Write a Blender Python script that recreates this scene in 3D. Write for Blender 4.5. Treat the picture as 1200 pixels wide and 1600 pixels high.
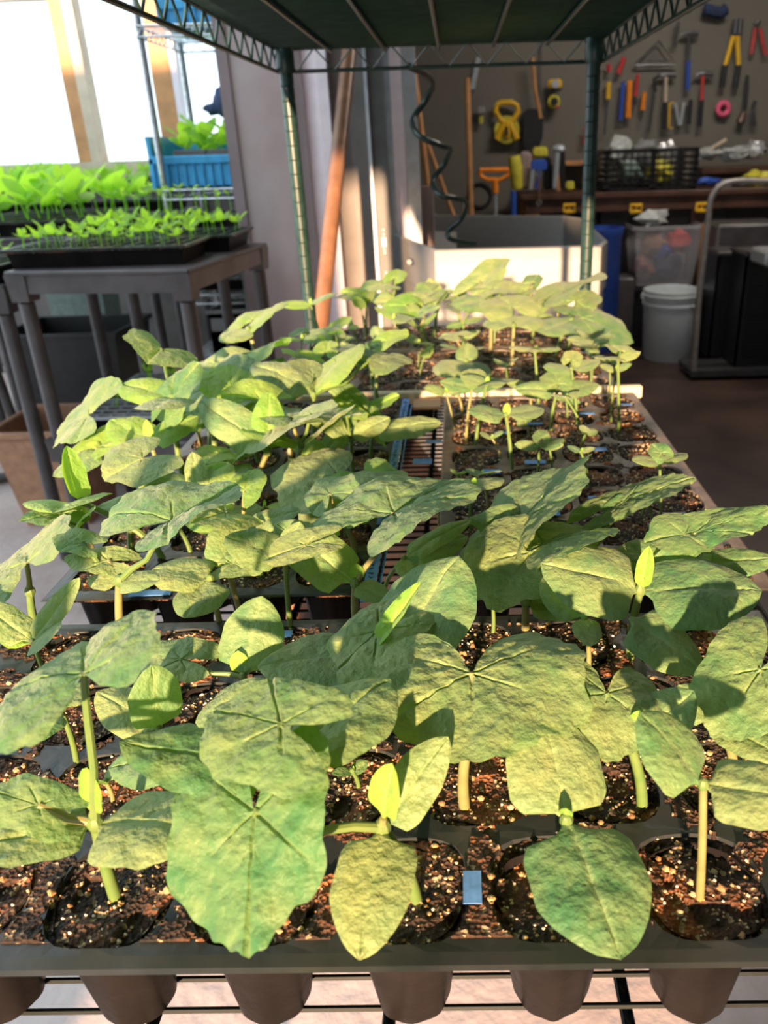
import bpy, bmesh, math, random
from mathutils import Vector, Matrix, noise
from math import sin, cos, pi, sqrt, radians, exp, hypot
random.seed(7)
for o in list(bpy.data.objects): bpy.data.objects.remove(o)
scn = bpy.context.scene
# ------------------------------------------------------------------ camera
TZ = 0.75                                   # height of the tray tops above the floor
PITCH, YAW, ROLL = 0.40887, -0.02039, -0.03173
FPX, CX, CH, PPX, PPY = 1213.13242, 0.02742, 1.0826, 702.46335, 758.8286
_F = Vector((sin(YAW)*cos(PITCH), cos(YAW)*cos(PITCH), -sin(PITCH)))
_R = Vector((cos(YAW), -sin(YAW), 0)); _U = _R.cross(_F)
_R2 = _R*cos(ROLL)+_U*sin(ROLL); _U2 = _U*cos(ROLL)-_R*sin(ROLL)
CAM = Vector((CX, 0, CH))
cd = bpy.data.cameras.new('camera'); cam = bpy.data.objects.new('camera', cd)
scn.collection.objects.link(cam); scn.camera = cam
cam.matrix_world = Matrix(((_R2.x, _U2.x, -_F.x, CAM.x), (_R2.y, _U2.y, -_F.y, CAM.y), (_R2.z, _U2.z, -_F.z, CAM.z), (0, 0, 0, 1)))
cd.sensor_fit = 'VERTICAL'; cd.sensor_height = 36; cd.lens = FPX/1600*36
cd.shift_x = -(PPX-600)/1600; cd.shift_y = (PPY-800)/1600
cd.clip_start = .01
cd.dof.use_dof = True; cd.dof.focus_distance = .50; cd.dof.aperture_fstop = 10.5
def at(px, py, Y=None, Z=None):
    "world point seen at a pixel of the photo, at depth Y or height Z"
    d = _F+_R2*((px-PPX)/FPX)+_U2*((PPY-py)/FPX)
    t = Y/d.y if Y is not None else (Z-CH)/d.z
    return CAM+d*t
# ------------------------------------------------------------------ light
w = bpy.data.worlds.new('sky'); scn.world = w; w.use_nodes = True
bg = w.node_tree.nodes['Background']
bg.inputs[0].default_value = (.76, .91, 1, 1); bg.inputs[1].default_value = 1.75
sd = bpy.data.lights.new('sun', 'SUN'); so = bpy.data.objects.new('sun', sd); scn.collection.objects.link(so)
sd.energy = 14.5; sd.color = (1, .63, .37); sd.angle = radians(1.3)
so.rotation_euler = Vector((.08, 1, -.186)).to_track_quat('-Z', 'Y').to_euler()
scn.view_settings.view_transform = 'Standard'; scn.view_settings.look = 'None'
scn.view_settings.gamma = 1; scn.view_settings.use_curve_mapping = False
scn.view_settings.exposure = 0.5
# ------------------------------------------------------------------ materials
def nodes(m):
    m.use_nodes = True; return m.node_tree, m.node_tree.nodes, m.node_tree.links
def M(name, col, rough=.6, metal=0, var=.18, scale=30, bump=0, bscale=120, alpha=1, spec=.5, col2=None, coat=0):
    m = bpy.data.materials.new(name); t, n, l = nodes(m); b = n['Principled BSDF']
    b.inputs['Roughness'].default_value = rough; b.inputs['Metallic'].default_value = metal
    b.inputs['Specular IOR Level'].default_value = spec
    b.inputs['Coat Weight'].default_value = coat
    tc = n.new('ShaderNodeTexCoord'); nz = n.new('ShaderNodeTexNoise'); nz.inputs['Scale'].default_value = scale; nz.inputs['Detail'].default_value = 4
    l.new(tc.outputs['Object'], nz.inputs['Vector'])
    r = n.new('ShaderNodeValToRGB'); r.color_ramp.elements[0].position = .32; r.color_ramp.elements[1].position = .68
    c2 = col2 or tuple(min(1, c*(1+var)) for c in col)
    r.color_ramp.elements[0].color = (*[c*(1-var) for c in col], 1) if not col2 else (*col, 1)
    r.color_ramp.elements[1].color = (*c2, 1)
    l.new(nz.outputs['Fac'], r.inputs[0]); l.new(r.outputs[0], b.inputs['Base Color'])
    if bump:
        n2 = n.new('ShaderNodeTexNoise'); n2.inputs['Scale'].default_value = bscale; n2.inputs['Detail'].default_value = 5
        l.new(tc.outputs['Object'], n2.inputs['Vector'])
        bp = n.new('ShaderNodeBump'); bp.inputs['Strength'].default_value = bump; bp.inputs['Distance'].default_value = .004
        l.new(n2.outputs['Fac'], bp.inputs['Height']); l.new(bp.outputs[0], b.inputs['Normal'])
    if alpha < 1: b.inputs['Alpha'].default_value = alpha
    return m
def leafmat(name, c1, c2, vein, trans, tcol, rough=.5, bump=.35):
    m = bpy.data.materials.new(name); t, n, l = nodes(m); b = n['Principled BSDF']; out = n['Material Output']
    tc = n.new('ShaderNodeTexCoord')
    nz = n.new('ShaderNodeTexNoise'); nz.inputs['Scale'].default_value = 55; nz.inputs['Detail'].default_value = 3
    l.new(tc.outputs['Object'], nz.inputs['Vector'])
    oi = n.new('ShaderNodeObjectInfo')
    ad = n.new('ShaderNodeMath'); ad.operation = 'MULTIPLY_ADD'; ad.inputs[1].default_value = .5; l.new(oi.outputs['Random'], ad.inputs[0]); l.new(nz.outputs['Fac'], ad.inputs[2])
    mr = n.new('ShaderNodeMapRange'); mr.inputs[1].default_value = .35; mr.inputs[2].default_value = 1.1; l.new(ad.outputs[0], mr.inputs[0])
    mx = n.new('ShaderNodeMixRGB'); mx.inputs[1].default_value = (*c1, 1); mx.inputs[2].default_value = (*c2, 1); l.new(mr.outputs[0], mx.inputs[0])
    at_ = n.new('ShaderNodeAttribute'); at_.attribute_name = 'vein'
    mv = n.new('ShaderNodeMixRGB'); mv.inputs[2].default_value = (*vein, 1)
    mm = n.new('ShaderNodeMath'); mm.operation = 'MULTIPLY'; mm.inputs[1].default_value = .5; l.new(at_.outputs['Fac'], mm.inputs[0])
    l.new(mm.outputs[0], mv.inputs[0]); l.new(mx.outputs[0], mv.inputs[1])
    l.new(mv.outputs[0], b.inputs['Base Color'])
    b.inputs['Roughness'].default_value = rough; b.inputs['Specular IOR Level'].default_value = .26
    b.inputs['Sheen Weight'].default_value = .2; b.inputs['Sheen Roughness'].default_value = .4
    vo = n.new('ShaderNodeTexVoronoi'); vo.feature = 'SMOOTH_F1'; vo.inputs['Scale'].default_value = 210; l.new(tc.outputs['Object'], vo.inputs['Vector'])
    n3 = n.new('ShaderNodeTexNoise'); n3.inputs['Scale'].default_value = 420; n3.inputs['Detail'].default_value = 3; l.new(tc.outputs['Object'], n3.inputs['Vector'])
    mq = n.new('ShaderNodeMath'); mq.operation = 'MULTIPLY_ADD'; mq.inputs[1].default_value = -1.0; l.new(vo.outputs['Distance'], mq.inputs[0]); l.new(n3.outputs['Fac'], mq.inputs[2])
    bp = n.new('ShaderNodeBump'); bp.inputs['Strength'].default_value = .55; bp.inputs['Distance'].default_value = .0022
    l.new(mq.outputs[0], bp.inputs['Height']); l.new(bp.outputs[0], b.inputs['Normal'])
    tr = n.new('ShaderNodeBsdfTranslucent'); tr.inputs[0].default_value = (*tcol, 1)
    ms = n.new('ShaderNodeMixShader'); ms.inputs[0].default_value = trans
    l.new(b.outputs[0], ms.inputs[1]); l.new(tr.outputs[0], ms.inputs[2]); l.new(ms.outputs[0], out.inputs['Surface'])
    return m
mLeaf = leafmat('leaf green', (.055, .185, .070), (.29, .365, .145), (.34, .46, .18), .31, (.34, .62, .04))
mCoty = leafmat('seed leaf green', (.060, .19, .080), (.285, .36, .145), (.32, .44, .18), .28, (.34, .62, .04))
mNew = leafmat('new leaf lime', (.15, .33, .04), (.27, .46, .07), (.36, .52, .12), .30, (.40, .70, .04))
mLeafBacklit = leafmat('backlit leaf green', (.13, .31, .06), (.31, .45, .11), (.4, .56, .2), .42, (.46, .80, .04))  # paler copy of the leaf green, with light from behind put into the colour
mFar = leafmat('seedling green', (.24, .52, .05), (.40, .68, .09), (.4, .6, .1), .52, (.60, .98, .06))
mStem = M('stem', (.085, .165, .04), .45, var=.15, scale=60, col2=(.14, .20, .06))
mStemY = M('stem cream', (.20, .195, .075), .45, var=.15, scale=60)
mTray = M('black tray plastic', (.014, .019, .021), .36, var=.4, scale=25, bump=.12, bscale=60, col2=(.034, .038, .038), spec=.35)
mTrayD = M('dusty tray plastic', (.055, .045, .040), .5, var=.4, scale=30, bump=.2, bscale=90, col2=(.20, .155, .125))
mPot = M('pot plastic', (.012, .0105, .0105), .36, var=.3, scale=18, bump=.5, bscale=26, spec=.05)
mTape = M('blue masking tape', (.10, .26, .62), .6, var=.2, scale=60, bump=.1)
mInk = M('black ink', (.012, .012, .03), .6)
mGreenMetal = M('green epoxy wire', (.009, .026, .023), .35, var=.4, scale=40, spec=.5, col2=(.018, .048, .042))
mDarkWire = M('dark coated wire', (.008, .012, .013), .45, var=.3, scale=40, spec=.12)
mChrome = M('chrome', (.55, .56, .58), .25, .9)
mWood = M('warm lumber', (.55, .27, .11), .6, var=.2, scale=12, bump=.1)
mPale = M('pale lumber', (.62, .50, .38), .7, var=.12, scale=14)
mWhite = M('white plastic', (.27, .27, .27), .35, var=.04)
mWhiteTrim = M('white painted trim', (.86, .76, .82), .5, var=.04)
mMauve = M('mauve panel', (.44, .33, .33), .4, var=.12, scale=6, col2=(.52, .43, .44))
mMauveD = M('dark mauve edge', (.26, .20, .21), .5, var=.12, scale=8)
mGreyBr = M('weathered steel', (.13, .115, .108), .6, 0, var=.2, scale=9)
mSteel = M('grey steel channel', (.07, .075, .075), .5, 0, var=.2, scale=12)
mSteelL = M('light grey metal', (.42, .46, .50), .4, .3, var=.1)
mCopper = M('copper brown pipe', (.20, .10, .055), .4, .15, var=.2, scale=25)
mBlack = M('black plastic', (.012, .012, .013), .4, var=.3)
mDark = M('dark fabric', (.02, .02, .022), .8, var=.3)
mPlasTab = M('dark structural plastic', (.070, .060, .062), .45, var=.25, scale=16, bump=.15)
mBlue = M('blue crate plastic', (.06, .38, .70), .4, var=.15)
mNavy = M('navy cloth', (.03, .05, .12), .85, var=.3)
mYellow = M('yellow plastic', (.85, .50, .02), .4, var=.08)
mYel2 = M('dull yellow', (.62, .55, .05), .5, var=.2)
mOrange = M('orange plastic', (.90, .27, .02), .4, var=.1)
mRed = M('red grip', (.60, .05, .05), .45)
mPink = M('pink tape', (.85, .12, .25), .5)
mBlueTool = M('blue tool', (.03, .09, .45), .45)
mBarrel = M('blue barrel', (.03, .08, .38), .4)
mBrown = M('dark stained bench wood', (.085, .038, .024), .45, var=.3, scale=10, bump=.1)
mIron = M('tool steel', (.10, .10, .105), .4, .6)
mGrip = M('black grip', (.018, .018, .022), .55)
mBag = M('clear crumpled bag', (.45, .47, .46), .3, var=.3, scale=40, bump=.8, bscale=60)
mTan = M('tan bin plastic', (.42, .22, .13), .55)
mSage = M('sage green bin', (.20, .27, .24), .6)
mClear = M('cloudy clear plastic', (.62, .60, .62), .25, alpha=.24, var=.08)
mContents = M('mixed contents', (.05, .07, .12), .6, var=.5, scale=18, col2=(.50, .10, .06))
mBucket = M('white bucket plastic', (.62, .66, .68), .4, var=.05)
mPly = M('old board', (.34, .25, .23), .7, var=.15, scale=9)
mHose = M('dark green hose', (.006, .022, .018), .3, var=.1)
mFoil = M('crumpled foil', (.7, .7, .72), .3, .5, bump=.8, bscale=60)
mCream = M('cream strip', (.50, .42, .30), .5, var=.12)
mCard = M('cardboard', (.42, .26, .16), .8, var=.1)
# soil
def soilmat():
    m = bpy.data.materials.new('potting soil'); t, n, l = nodes(m); b = n['Principled BSDF']
    tc = n.new('ShaderNodeTexCoord')
    v1 = n.new('ShaderNodeTexVoronoi'); v1.inputs['Scale'].default_value = 420; l.new(tc.outputs['Object'], v1.inputs['Vector'])
    nz = n.new('ShaderNodeTexNoise'); nz.inputs['Scale'].default_value = 34; nz.inputs['Detail'].default_value = 6; l.new(tc.outputs['Object'], nz.inputs['Vector'])
    r = n.new('ShaderNodeValToRGB'); e = r.color_ramp.elements
    e[0].position = .36; e[0].color = (.010, .008, .006, 1); e[1].position = .70; e[1].color = (.30, .105, .035, 1)
    x = e.new(.53); x.color = (.055, .026, .013, 1)
    l.new(nz.outputs['Fac'], r.inputs[0])
    sp = n.new('ShaderNodeSeparateColor'); l.new(v1.outputs['Color'], sp.inputs[0])
    r2 = n.new('ShaderNodeValToRGB'); r2.color_ramp.elements[0].position = .90; r2.color_ramp.elements[1].position = .93
    r2.color_ramp.elements[0].color = (0, 0, 0, 1); l.new(sp.outputs[0], r2.inputs[0])
    mx = n.new('ShaderNodeMixRGB'); mx.inputs[2].default_value = (.34, .26, .16, 1); l.new(r2.outputs[0], mx.inputs[0]); l.new(r.outputs[0], mx.inputs[1])
    l.new(mx.outputs[0], b.inputs['Base Color']); b.inputs['Roughness'].default_value = .85
    bp = n.new('ShaderNodeBump'); bp.inputs['Strength'].default_value = .9; bp.inputs['Distance'].default_value = .003
    l.new(v1.outputs['Distance'], bp.inputs['Height']); l.new(bp.outputs[0], b.inputs['Normal'])
    return m
mSoil = soilmat()
def grainmat():
    m = bpy.data.materials.new('perlite and vermiculite'); t, n, l = nodes(m); b = n['Principled BSDF']
    at_ = n.new('ShaderNodeAttribute'); at_.attribute_name = 'tone'
    r = n.new('ShaderNodeValToRGB'); e = r.color_ramp.elements
    e[0].color = (.24, .11, .04, 1); e[1].color = (.74, .70, .62, 1); x = e.new(.45); x.color = (.42, .30, .14, 1)
    l.new(at_.outputs['Fac'], r.inputs[0]); l.new(r.outputs[0], b.inputs['Base Color']); b.inputs['Roughness'].default_value = .7
    return m
mGrain = grainmat()
def concrete():
    m = bpy.data.materials.new('stained concrete'); t, n, l = nodes(m); b = n['Principled BSDF']
    tc = n.new('ShaderNodeTexCoord'); nz = n.new('ShaderNodeTexNoise'); nz.inputs['Scale'].default_value = 1.3; nz.inputs['Detail'].default_value = 7; nz.inputs['Roughness'].default_value = .62
    l.new(tc.outputs['Object'], nz.inputs['Vector'])
    r = n.new('ShaderNodeValToRGB'); e = r.color_ramp.elements
    e[0].position = .30; e[0].color = (.14, .09, .08, 1); e[1].position = .55; e[1].color = (.58, .47, .44, 1)
    x = e.new(.38); x.color = (.36, .27, .25, 1)
    l.new(nz.outputs['Fac'], r.inputs[0]); l.new(r.outputs[0], b.inputs['Base Color']); b.inputs['Roughness'].default_value = .5
    bp = n.new('ShaderNodeBump'); bp.inputs['Strength'].default_value = .3; bp.inputs['Distance'].default_value = .01
    n2 = n.new('ShaderNodeTexNoise'); n2.inputs['Scale'].default_value = 30; n2.inputs['Detail'].default_value = 5; l.new(tc.outputs['Object'], n2.inputs['Vector'])
    l.new(n2.outputs['Fac'], bp.inputs['Height']); l.new(bp.outputs[0], b.inputs['Normal'])
    return m
mFloor = concrete()
mFloorD = M('dark floor with stain and shade', (.026, .015, .012), .45, var=.3, scale=3.0, bump=.25, bscale=14, col2=(.080, .046, .034))  # brown stain, with shade right of and under the rack put into the colour
mWall = M('grey olive wall paint', (.165, .150, .125), .6, var=.10, scale=2.2)
mCeil = M('dark ceiling', (.06, .05, .045), .8)
# ------------------------------------------------------------------ mesh helpers
WL = {}
class MB:
    def __init__(s): s.v = []; s.f = []; s.at = None; s.T = None; s.an = 'vein'
    def _t(s, p): return (s.T @ Vector(p)) if s.T is not None else Vector(p)
    def add(s, vs, fs):
        k = len(s.v); s.v += [s._t(p) for p in vs]; s.f += [tuple(i+k for i in f) for f in fs]; return s
    def box(s, x0, x1, y0, y1, z0, z1, taper=0, bev=0):
        a = taper
        if bev:
            b = min(bev, (x1-x0)/2.2, (y1-y0)/2.2, (z1-z0)/2.2)
            vs = []; idx = {}
            for ix, X in ((0, x0), (1, x1)):
                for iy, Y in ((0, y0), (1, y1)):
                    for iz, Z in ((0, z0), (1, z1)):
                        sx = b if ix == 0 else -b; sy = b if iy == 0 else -b; sz = b if iz == 0 else -b
                        idx[ix, iy, iz] = len(vs); vs += [(X, Y+sy, Z+sz), (X+sx, Y, Z+sz), (X+sx, Y+sy, Z)]
            g = lambda ix, iy, iz, c: idx[ix, iy, iz]+c
            fs = [(g(0,0,0,0), g(0,0,1,0), g(0,1,1,0), g(0,1,0,0)), (g(1,0,0,0), g(1,1,0,0), g(1,1,1,0), g(1,0,1,0)),
                  (g(0,0,0,1), g(1,0,0,1), g(1,0,1,1), g(0,0,1,1)), (g(0,1,0,1), g(0,1,1,1), g(1,1,1,1), g(1,1,0,1)),
                  (g(0,0,0,2), g(0,1,0,2), g(1,1,0,2), g(1,0,0,2)), (g(0,0,1,2), g(1,0,1,2), g(1,1,1,2), g(0,1,1,2))]
            for ix in (0, 1):
                for iy in (0, 1): fs.append((g(ix,iy,0,0), g(ix,iy,0,1), g(ix,iy,1,1), g(ix,iy,1,0)))
                for iz in (0, 1): fs.append((g(ix,0,iz,0), g(ix,1,iz,0), g(ix,1,iz,2), g(ix,0,iz,2)))
            for iy in (0, 1):
                for iz in (0, 1): fs.append((g(0,iy,iz,1), g(1,iy,iz,1), g(1,iy,iz,2), g(0,iy,iz,2)))
            for c in idx.values(): fs.append((c, c+1, c+2))
            return s.add(vs, fs)
        vs = [(x0+a, y0+a, z0), (x1-a, y0+a, z0), (x1-a, y1-a, z0), (x0+a, y1-a, z0), (x0, y0, z1), (x1, y0, z1), (x1, y1, z1), (x0, y1, z1)]
        return s.add(vs, [(0, 3, 2, 1), (4, 5, 6, 7), (0, 1, 5, 4), (1, 2, 6, 5), (2, 3, 7, 6), (3, 0, 4, 7)])
    def tube(s, pts, r, n=8, cap=True):
        pts = [Vector(p) for p in pts]; rs = r if isinstance(r, (list, tuple)) else [r]*len(pts)
        up = None; vs = []; fs = []
        for i, p in enumerate(pts):
            d = (pts[min(i+1, len(pts)-1)]-pts[max(i-1, 0)]).normalized()
            if up is None: up = d.orthogonal().normalized()
            up = (up-d*up.dot(d)).normalized(); b = d.cross(up)
            for j in range(n):
                a = 2*pi*j/n; vs.append(p+(up*cos(a)+b*sin(a))*rs[i])
        for i in range(len(pts)-1):
            for j in range(n): fs.append((i*n+j, i*n+(j+1) % n, (i+1)*n+(j+1) % n, (i+1)*n+j))
        if cap: fs.append(tuple(range(n-1, -1, -1))); fs.append(tuple((len(pts)-1)*n+j for j in range(n)))
        return s.add(vs, fs)
    def lathe(s, c, prof, n=24, rib=0, nr=8, top=True):
        vs = []; fs = []
        for (r, z) in prof:
            for j in range(n):
                a = 2*pi*j/n; rr = r*(1+rib*cos(a*nr))
                vs.append((c[0]+rr*cos(a), c[1]+rr*sin(a), c[2]+z))
        for i in range(len(prof)-1):
            for j in range(n): fs.append((i*n+j, i*n+(j+1) % n, (i+1)*n+(j+1) % n, (i+1)*n+j))
        if prof[0][0] > 1e-4: fs.append(tuple(range(n-1, -1, -1)))
        if top and prof[-1][0] > 1e-4: fs.append(tuple((len(prof)-1)*n+j for j in range(n)))
        return s.add(vs, fs)
    def prism(s, poly, z0, z1, axis='z'):
        n = len(poly)
        f = {'z': lambda a, b, c: (a, b, c), 'y': lambda a, b, c: (a, c, b), 'x': lambda a, b, c: (c, a, b)}[axis]
        vs = [f(a, b, z0) for a, b in poly]+[f(a, b, z1) for a, b in poly]
        fs = [tuple(range(n-1, -1, -1)), tuple(range(n, 2*n))]+[(i, (i+1) % n, n+(i+1) % n, n+i) for i in range(n)]
        return s.add(vs, fs)
    def ball(s, c, r, n=10, jit=0, sq=(1, 1, 1)):
        vs = []; fs = []; m = n//2+1
        for i in range(m+1):
            th = pi*i/m
            for j in range(n):
                ph = 2*pi*j/n; q = Vector((sin(th)*cos(ph), sin(th)*sin(ph), cos(th)))
                k = r*(1+jit*noise.noise(q*2.3+Vector(c)*9))
                vs.append((c[0]+q.x*k*sq[0], c[1]+q.y*k*sq[1], c[2]+q.z*k*sq[2]))
        for i in range(m):
            for j in range(n): fs.append((i*n+j, (i+1)*n+j, (i+1)*n+(j+1) % n, i*n+(j+1) % n))
        return s.add(vs, fs)
    def build(s, name, mat, parent=None, smooth=True, origin=None):
        if parent is None:
            if origin is None:
                lo = [min(p[i] for p in s.v) for i in range(3)]; hi = [max(p[i] for p in s.v) for i in range(3)]
                origin = Vector(((lo[0]+hi[0])/2, (lo[1]+hi[1])/2, lo[2]))
            org = Vector(origin)
        else: org = WL[parent.name]
        me = bpy.data.meshes.new(name); me.from_pydata([p-org for p in s.v], [], s.f)
        if s.at is not None:
            a = me.attributes.new(s.an, 'FLOAT', 'POINT'); a.data.foreach_set('value', s.at)
        me.materials.append(mat)
        if smooth:
            me.polygons.foreach_set('use_smooth', [True]*len(me.polygons))
            me.set_sharp_from_angle(angle=radians(38))
        o = bpy.data.objects.new(name, me); scn.collection.objects.link(o)
        if parent is None: o.location = org
        else: o.parent = parent
        WL[o.name] = org
        return o
def tag(o, label=None, cat=None, group=None, kind=None):
    if label: o['label'] = label
    if cat: o['category'] = cat
    if group: o['group'] = group
    if kind: o['kind'] = kind
    return o
def empty(name, loc, label, cat, group=None):
    o = bpy.data.objects.new(name, None); scn.collection.objects.link(o); o.location = loc; o.empty_display_size = .02
    WL[o.name] = Vector(loc); return tag(o, label, cat, group)
def struct(name, mb, mat, parent=None):
    o = mb.build(name, mat, parent, smooth=False)
    if parent is None: o['kind'] = 'structure'
    return o
# ================================================================== the place
b = MB().box(-5.0, -.55, -2.2, 5.6, -.06, 0); b.box(-.55, 2.9, -2.2, 1.0, -.06, 0); struct('floor', b, mFloor)
b = MB().box(-.55, 2.9, 1.0, 5.6, -.06, 0); struct('floor', b, mFloorD)  # darker slab, carries painted-in shade as well as stain
b = MB().box(-.40, 2.8, 5.2, 5.35, 0, 2.6); struct('wall_back', b, mWall)
b = MB().box(2.55, 2.7, -1.6, 5.2, 0, 2.6); struct('wall_right', b, mWall)
b = MB().box(.15, 2.55, -1.6, -1.48, 0, 2.6); b.box(-5.0, -.70, -1.6, -1.48, 0, 2.6); b.box(-.70, .15, -1.6, -1.48, 1.80, 2.6); struct('wall_front', b, mWall)  # unseen wall, its opening and lintel shaped to bound the sun beam
b = MB().box(-.72, 2.7, -1.6, 5.35, 2.6, 2.7); struct('ceiling', b, mCeil)
b = MB().box(-.40, -.30, 3.0, 5.2, 0, 2.6); struct('wall_left', b, mWall)
# greenhouse bay beyond the door: low wall, sill, studs, panes
b = MB().box(-5.0, -.40, 4.40, 4.50, 0, 1.0); struct('wall_greenhouse', b, mGreyBr)
sill = MB().box(-5.0, -.40, 4.30, 4.50, 1.0, 1.075); struct('trim_1', sill, mPale)
def stud(n, xc, wd, mat, z1=2.4):
    s = MB().box(xc-wd/2, xc+wd/2, 4.30, 4.40, 1.075, z1); return struct('trim_%d' % n, s, mat)
stud(2, -1.875, .065, mWood); stud(3, -1.818, .05, mPale); stud(4, -1.30-.115, .095, mWood); stud(5, -1.35, .03, mWhiteTrim)
stud(6, -3.2, .1, mPale)
b = MB().box(-5.0, -1.87, 4.30, 4.40, 1.80, 1.88); struct('trim_7', b, mPale)
glassm = bpy.data.materials.new('thin greenhouse film'); t_, n_, l_ = nodes(glassm)
for q in list(n_): 
    if q.type == 'BSDF_PRINCIPLED': n_.remove(q)
tp = n_.new('ShaderNodeBsdfTransparent'); tp.inputs[0].default_value = (.97, 1, 1, 1); tl = n_.new('ShaderNodeBsdfTranslucent'); tl.inputs[0].default_value = (.9, .95, .95, 1)
mxs = n_.new('ShaderNodeMixShader'); mxs.inputs[0].default_value = .12; l_.new(tp.outputs[0], mxs.inputs[1]); l_.new(tl.outputs[0], mxs.inputs[2]); l_.new(mxs.outputs[0], n_['Material Output'].inputs[0])
for k, (a, c) in enumerate(((-5.0, -3.2), (-3.2, -1.85), (-1.85, -1.4), (-1.4, -.40))):
    b = MB().box(a, c, 4.43, 4.436, 1.075, 2.4); struct('window_%d' % (k+1), b, glassm)
# end of the partition: door panel and the upright trims beside it
def upright(kind, x0, x1, y0, y1, mat, z1=2.6): return struct(kind, MB().box(x0, x1, y0, y1, 0, z1), mat)
d = upright('door_1', -.665, -.505, 2.70, 2.74, mMauve)
struct('door_edge', MB().box(-.700, -.665, 2.69, 2.75, 0, 2.6), mMauveD, d)
upright('trim_8', -.505, -.448, 2.72, 2.80, mMauveD)
upright('trim_9', -.448, -.402, 2.74, 2.80, mWhiteTrim)
upright('trim_10', -.402, -.368, 2.715, 2.80, mWhiteTrim)
upright('trim_11', -.368, -.312, 2.76, 2.84, mGreyBr)
upright('trim_12', -.312, -.256, 2.74, 2.82, mGreyBr)
upright('trim_13', -.256, -.246, 2.725, 2.80, mSteelL)
t14 = upright('trim_14', -.246, -.200, 2.74, 2.80, mSteel)
for z, w_, h_ in ((.80, .012, .028), (.825, .004, .004), (.84, .004, .004), (.775, .004, .004), (.765, .004, .004), (.68, .010, .022), (.70, .004, .004)):
    struct('slot', MB().box(-.224-w_/2, -.224+w_/2, 2.735, 2.741, z-h_/2, z+h_/2), mWhiteTrim, t14)
upright('trim_15', -.224, -.195, 3.00, 3.06, mSteelL); upright('trim_16', -.195, -.154, 3.00, 3.06, mWhiteTrim)
upright('trim_17', -.154, -.107, 3.02, 3.06, mSteelL)
upright('trim_18', -.340, -.224, 3.02, 3.08, mGreyBr)
# ================================================================== green wire rack
RX, RY0, RY1 = .285, .11, 1.625
rack = empty('wire_shelving_unit', (0, (RY0+RY1)/2, 0), 'dark green wire shelving unit holding the squash trays between its shelves', 'shelving unit')
def post(x, y, par, mat, r=.0127, z1=1.30, name='post'):
    prof = [(r, 0)]; z = .03
    while z < z1-.01:
        prof += [(r, z-.0012), (r*.90, z), (r, z+.0012)]; z += .0254
    prof.append((r, z1)); return MB().lathe((x, y, 0), prof, 16).build(name, mat, par)
for x in (-RX, RX):
    for y in (RY0, RY1): post(x, y, rack, mGreenMetal)
def truss(mb, p0, p1, zt, zb, pitch, r):
    p0 = Vector(p0); p1 = Vector(p1); L = (p1-p0).length; n = max(2, int(L/pitch))
    pts = [p0.lerp(p1, i/n)+Vector((0, 0, zt if i % 2 else zb)) for i in range(n+1)]
    mb.tube(pts, r, 6)
def wire_shelf(par, x0, x1, y0, y1, zt, mat, wsp, wr, ribs, drop=.032, fr=.0035, name='shelf', trp=.022):
    m = MB()
    for z in (zt, zt-drop):
        m.tube([(x0, y0, z), (x1, y0, z), (x1, y1, z), (x0, y1, z), (x0, y0, z)], fr, 8)
    for a, c in (((x0, y0, 0), (x1, y0, 0)), ((x1, y0, 0), (x1, y1, 0)), ((x1, y1, 0), (x0, y1, 0)), ((x0, y1, 0), (x0, y0, 0))):
        truss(m, a, c, zt, zt-drop, trp, fr*.6)
    sh = m.build(name, mat, par)
    m = MB(); y = y0+wsp
    while y < y1-.002:
        m.tube([(x0, y, zt), (x1, y, zt)], wr, 5, cap=False); y += wsp
    m.build('wire_deck', mat, sh)
    m = MB()
    for x in ribs: m.tube([(x, y0, zt-.007), (x, y1, zt-.007)], fr, 8)
    m.build('support_rib', mat, sh)
    return sh
wire_shelf(rack, -.303, .303, .095, 1.64, .677, mDarkWire, .0165, .0016, (-.264, -.141, -.018, .105, .228), drop=.026)
up = wire_shelf(rack, -.303, .303, .095, 1.64, 1.262, mGreenMetal, .0127, .0019, (-.20, -.10, 0, .10, .20), drop=.038, trp=.034)
for x in (-RX, RX):
    for z in (1.262, .677): MB().lathe((x, RY1, z-.042), [(.0145, 0), (.0175, .006), (.0175, .046), (.015, .05)], 16).build('collar', mGreenMetal, rack)
# trays stored on the top shelf
for (y0, y1) in ((.12, .66), (.69, 1.24), (1.26, 1.60)):
    m = MB().box(-.285, .285, y0, y1, 1.265, 1.30, taper=.006)
    m.box(-.29, .29, y0-.004, y1+.004, 1.297, 1.303)
    tag(m.build('seedling_flat', mTray), {.12: 'black flat on the upper shelf, nearest the viewer', .69: 'black flat in the middle of the upper shelf', 1.26: 'black flat at the far end of the upper shelf'}[y0], 'tray', 'black flats stored on the upper shelf')
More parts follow.
